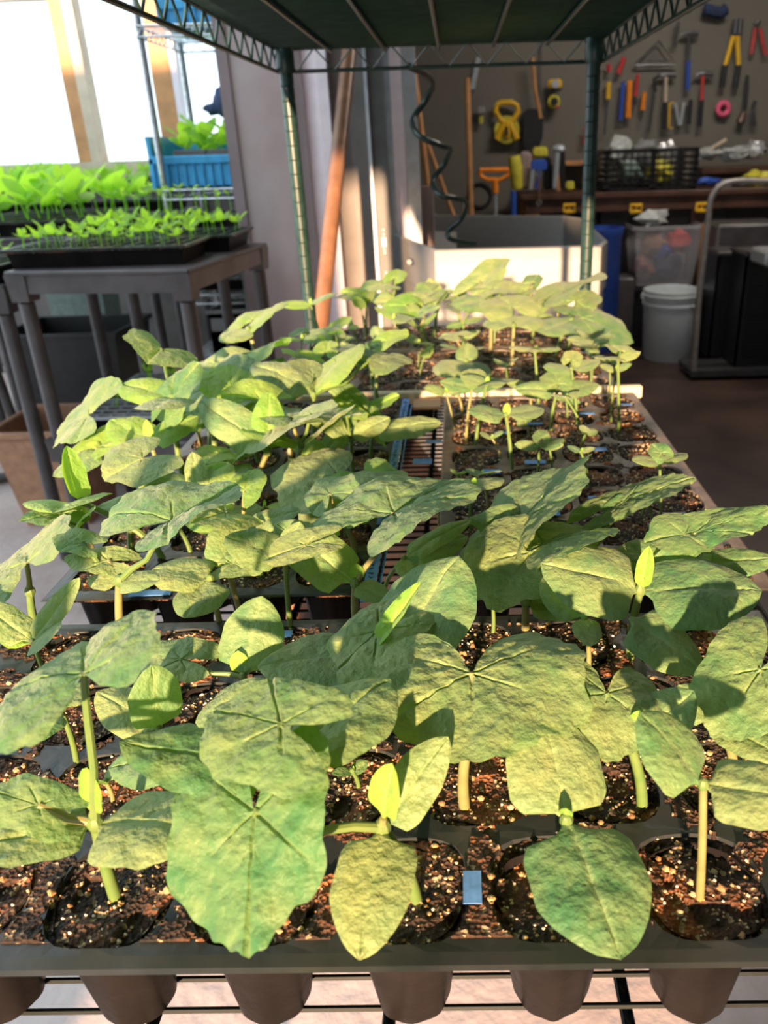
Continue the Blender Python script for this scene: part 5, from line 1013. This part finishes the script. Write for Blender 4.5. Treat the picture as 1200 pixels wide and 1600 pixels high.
kv = [at(x, y, Y=3.75) for x, y in ((1086, 560), (1092, 470), (1100, 400), (1106, 350), (1110, 315), (1120, 296), (1136, 286), (1160, 283), (1215, 284))]
kv[0].z = .03
MB().tube(spline(kv, 4), .014, 10).build('bent_handle', M('worn grey paint', (.34, .30, .28), .45, .3), ct)
MB().box(kv[0].x-.02, kv[0].x+.55, 3.72, 3.95, .02, .05).build('base_plate', mIron, ct)
A = at(1100, 350, Y=3.85); B_ = at(1090, 480, Y=3.85); d_ = B_-A; polez(A+d_*((A.z-.06)/(-d_.z)), A, .012, mWood, 'broom_stick', 'wooden stick leaning beside the bent steel handle', 'handle')
for k, (xa, xb, ya, yb, Y0, lab) in enumerate(((1107, 1165, 392, 545, 3.98, 'black slatted crate standing behind the cart handle'), (1146, 1235, 392, 572, 3.78, 'black slatted crate nearest the right edge'))):
    A = at(xa, yb, Y=Y0); B_ = at(xb, ya, Y=Y0); root = empty('slatted_crate', ((A.x+B_.x)/2, Y0+.2, .052 if k else .052), lab, 'crate')
    z0 = .052; m = MB().box(A.x, B_.x, Y0, Y0+.008, z0, B_.z); m.box(A.x, A.x+.01, Y0, Y0+.22, z0, B_.z); m.box(B_.x-.01, B_.x, Y0, Y0+.22, z0, B_.z); m.box(A.x, B_.x, Y0+.212, Y0+.22, z0, B_.z)
    zz = z0+.04
    while zz < B_.z-.03: m.box(A.x+.03, B_.x-.03, Y0-.005, Y0, zz, zz+.007); zz += .018
    m.build('slatted_wall', mBlack, root); MB().box(A.x-.006, B_.x+.006, Y0-.010, Y0+.226, B_.z-.02, B_.z, bev=.004).build('rim', mPlasTab, root)
A = at(1118, 390, Y=4.25); B_ = at(1230, 348, Y=4.25); m = MB().box(A.x, B_.x, 4.25, 4.55, .0, B_.z, bev=.012); tag(m.build('dark_case', mPlasTab), 'dark grey case standing behind the slatted crates', 'case')
p_ = at(1200, 405, Y=3.6); tag(MB().box(p_.x-.03, p_.x+.10, 3.55, 3.75, p_.z-.03, p_.z+.04, bev=.012).build('white_jug', mWhite), 'white plastic jug at the right frame edge', 'jug')
m = MB().box(1.60, 1.90, 3.55, 3.76, 0, p_.z-.032, bev=.01); tag(m.build('black_stool', mBlack), 'black block under the white jug at the right edge', 'block')

# ------------------------------------------------------------------ added fill lights under the ceiling, to brighten the tool wall side
for k, (x, y) in enumerate(((1.3, 3.6), (1.3, 1.2))):
    f = empty('fill_light', (x, y, 2.52), ['added fill light under the ceiling above the bench side', 'added fill light under the ceiling right of the rack'][k], 'fill light')
    MB().box(x-.6, x+.6, y-.07, y+.07, 2.53, 2.60, taper=.02).build('housing', mWhite, f)
    ld = bpy.data.lights.new('fill_lamp', 'AREA'); ld.shape = 'RECTANGLE'; ld.size = 1.15; ld.size_y = .10; ld.energy = (22, 3)[k]; ld.color = (1, .91, .80)
    lo_ = bpy.data.objects.new('fill_lamp', ld); scn.collection.objects.link(lo_); lo_.parent = f; lo_.location = (0, 0, .005)
